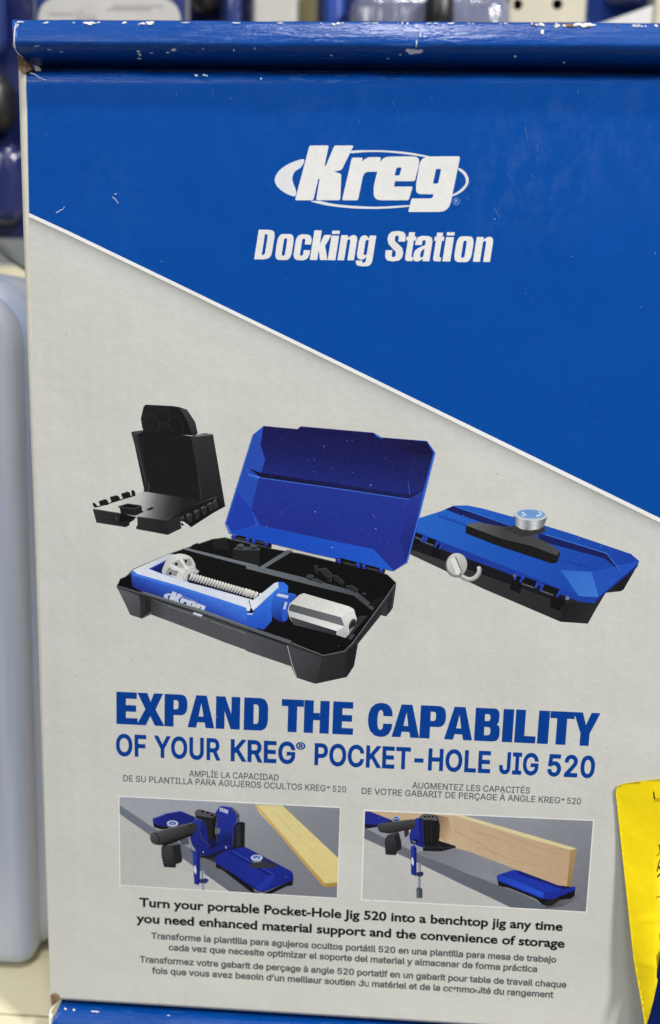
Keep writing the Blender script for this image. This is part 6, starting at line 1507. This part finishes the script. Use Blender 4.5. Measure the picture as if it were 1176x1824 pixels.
def rect_round(x0, x1, z0, z1, rtr, rbr, rl=.02):
    return rnd([(x0, z0), (x1, z0), (x1, z1), (x0, z1)], [rl, rbr, rtr, rl], 10)
bn = empty('storage_bin', (bx - .1, .12, ZS), 'frosted translucent plastic bin standing on the shelf left of the box', 'bin')
mb = MB()
bulged(mb, rect_round(bx - .28, bx2, bz, ztop + .004, .055, .022), .058, .16, .012)
flat_caps(mb.build('bin_body', FROST, bn, True))
mb = MB()
bulged(mb, rect_round(bx - .27, bx, bz + .0004, ztop - .006, .030, .010), YB, .03, .008)
flat_caps(mb.build('raised_front', FROST, bn, True))

# ------------------------------------------------------------------ shop fittings behind
bp = MB()
bp.box(-1.2, 1.2, .421, .43, ZS - .03, ZS + .36)
bpo = bp.build('back_panel', SHELFM)
tag(bpo, 'cream metal back panel of the shop shelving behind the bin and the box', 'panel')

def upright(name_label, xa, xb, xc, y, mat_f, mat_s, holes=()):
    x0, x1 = P(xa, 10, y).x, P(xb, 10, y).x
    t = empty('shelf_upright', ((x0 + x1) / 2, y, ZS), name_label, 'upright', 'steel uprights behind the box')
    mb = MB()
    z1 = P(600, -60, y).z
    if holes:
        # front plate with real slots cut through it
        hs = []
        for hx, hy, hr in holes:
            c_ = P(hx, hy, y)
            rr = hr * (y - CW[1]) / F
            hs.append(ell(c_.x, c_.z, rr, rr, 0, 20))
        outl = [(x0, ZS + .0003), (x1, ZS + .0003), (x1, z1), (x0, z1)]
        V, T = fill([outl] + hs, True)
        mb.add([(p[0], y, p[1]) for p in V], T)
        mb.box(x0, x0 + .002, y + .0001, y + .03, ZS + .0003, z1)
        mb.box(x1 - .002, x1, y + .0001, y + .03, ZS + .0003, z1)
        mb.build('front_plate', mat_f, t)
        dk = MB().box(x0 + .0022, x1 - .0022, y + .012, y + .014, ZS + .0003, z1)  # black sheet: the dark inside the holes is put into its colour
        dk.build('dark_backing', HOLE, t)
    else:
        mb.rbox(x0, x1, y, y + .03, ZS + .0003, z1, .002, 3)
        mb.build('front_plate', mat_f, t)
    if xc:
        x2 = P(xc, 10, y + .02).x
        MB().box(x1 + .0004, x2, y + .02, y + .045, ZS + .0003, z1).build('side_plate', mat_s, t)
    return t
CREAMPOST = plain('cream_post_enamel', (196, 190, 172), .45, .4, .05, 40)
upright('cream steel upright with two round black holes behind the box top', 909, 1043, None, .27, CREAMPOST, None, ((922, 8, 8.5), (993, 7.5, 8.5)))
upright('plain light grey upright with a tan side behind the middle of the box', 452, 528, 564, .27, GREYCARD, TAN)
upright('cream upright at the right end of the row behind the box', 1166, 1260, None, .27, CREAMPOST, None)

def pack(label, x0, x1, ylow, y, film, header=None, group='blister packs hanging behind the box', bl=None):
    a0, a1 = P(x0, 20, y), P(x1, 20, y)
    z0, z1 = P((x0 + x1) / 2, ylow, y).z, P(600, -90, y).z
    t = empty('blister_pack', ((a0.x + a1.x) / 2, y, z0), label, 'package', group)
    MB().box(a0.x, a1.x, y, y + .0012, z0, z1).build('card', film, t)
    if bl:
        for (bx0, bx1, by0, by1, dep, mat) in bl:
            p0, p1 = P(bx0, by1, y), P(bx1, by0, y)
            MB().rbox(p0.x, p1.x, y - dep, y - .0002, p0.z, p1.z, min(dep * .8, .012), 4).build('blister', mat, t, True)
    if header:
        hx0, hx1, hy0, hy1, mat = header
        p0, p1 = P(hx0, hy1, y - .022), P(hx1, hy0, y - .022)
        pts = rnd([(p0.x, p0.z), (p1.x, p0.z), (p1.x, p1.z), (p0.x, p1.z)], .014, 5)
        n = len(pts)
        mb = MB().add([(x, y - .022, z) for x, z in pts] + [(x, y - .0208, z) for x, z in pts],
                      [tuple(range(n)), tuple(range(n, 2 * n))[::-1]] + [(i, (i + 1) % n, n + (i + 1) % n, n + i) for i in range(n)])
        mb.build('paper_label', mat, t)
    return t
pack('blue blister pack with a black tool inside hanging at the left behind the box', -160, 60, 424, .24, NAVYFILM,
     bl=[(-120, 19, -60, 110, .02, BLUEFILM), (-90, 40, 140, 245, .028, DARKPL), (-110, 50, 262, 400, .018, NAVYFILM)])
pack('blue blister pack carrying a rounded grey paper label behind the box', 64, 330, 300, .25, BLUEFILM, (70, 322, -4, 130, GREYCARD), bl=None)
pack('dark blue blister pack between the grey label and the grey upright', 338, 450, 300, .29, NAVYFILM, bl=[(345, 395, -40, 34, .02, DARKPL), (400, 438, -60, 120, .012, BLUEFILM)])
pack('blue and grey blister pack between the two uprights behind the box', 566, 890, 300, .28, NAVYFILM,
     bl=[(575, 618, -60, 160, .012, BLUECARD), (622, 905, 6, 160, .03, GREYFILM), (690, 880, -70, 3, .02, BLUEFILM), (752, 805, 14, 90, .042, DARKPL)])
pack('blue blister pack with a slanted white label behind the right end of the box', 1046, 1170, 300, .29, BLUECARD, bl=[(1070, 1150, -80, 18, .014, BLUEFILM)])
wl = MB()
q = [P(x, y, .272) for x, y in ((1064, 44), (1166, 8), (1166, 130), (1064, 130))]
wl.add(q + [p + Vector((0, .001, 0)) for p in q], [(0, 1, 2, 3), (7, 6, 5, 4)] + [(i, (i + 1) % 4, 4 + (i + 1) % 4, 4 + i) for i in range(4)])
wlo = wl.build('paper_label', WHITELAB)
for o in COL.objects:
    if o.type == 'EMPTY' and 'slanted white label' in o.get('label', ''):
        wlo.parent = o
        wlo.data.transform(Matrix.Translation(-o.location))
# faint lettering on the grey label, out of focus in the photograph
ink = MB()
for x0, x1, y0, y1 in ((86, 130, 22, 25), (135, 148, 18, 34), (152, 172, 26, 34), (190, 270, 14, 17), (200, 290, 8, 11)):
    p0, p1 = P(x0, y1, .2272), P(x1, y0, .2272)
    ink.add([(p0.x, .2277, p0.z), (p1.x, .2277, p0.z), (p1.x, .2277, p1.z), (p0.x, .2277, p1.z)], [(0, 1, 2, 3)])
for o in list(COL.objects):
    if o.type == 'EMPTY' and 'rounded grey paper label' in o.get('label', ''):
        ink.build('label_print', plain('faded_label_ink', (172, 169, 168), .6), o)
# bent wire in front of the back panel
w = MB()
w.tube(smooth([tuple(P(x, y, .20)) for x, y in ((-60, 330), (-30, 390), (-8, 428), (10, 450), (30, 466), (50, 478), (80, 492), (140, 505))], 5, False), .0022, 8)
tag(w.build('wire_loop', STEEL, None, True), 'thin grey bent wire crossing in front of the cream back panel above the bin', 'wire')
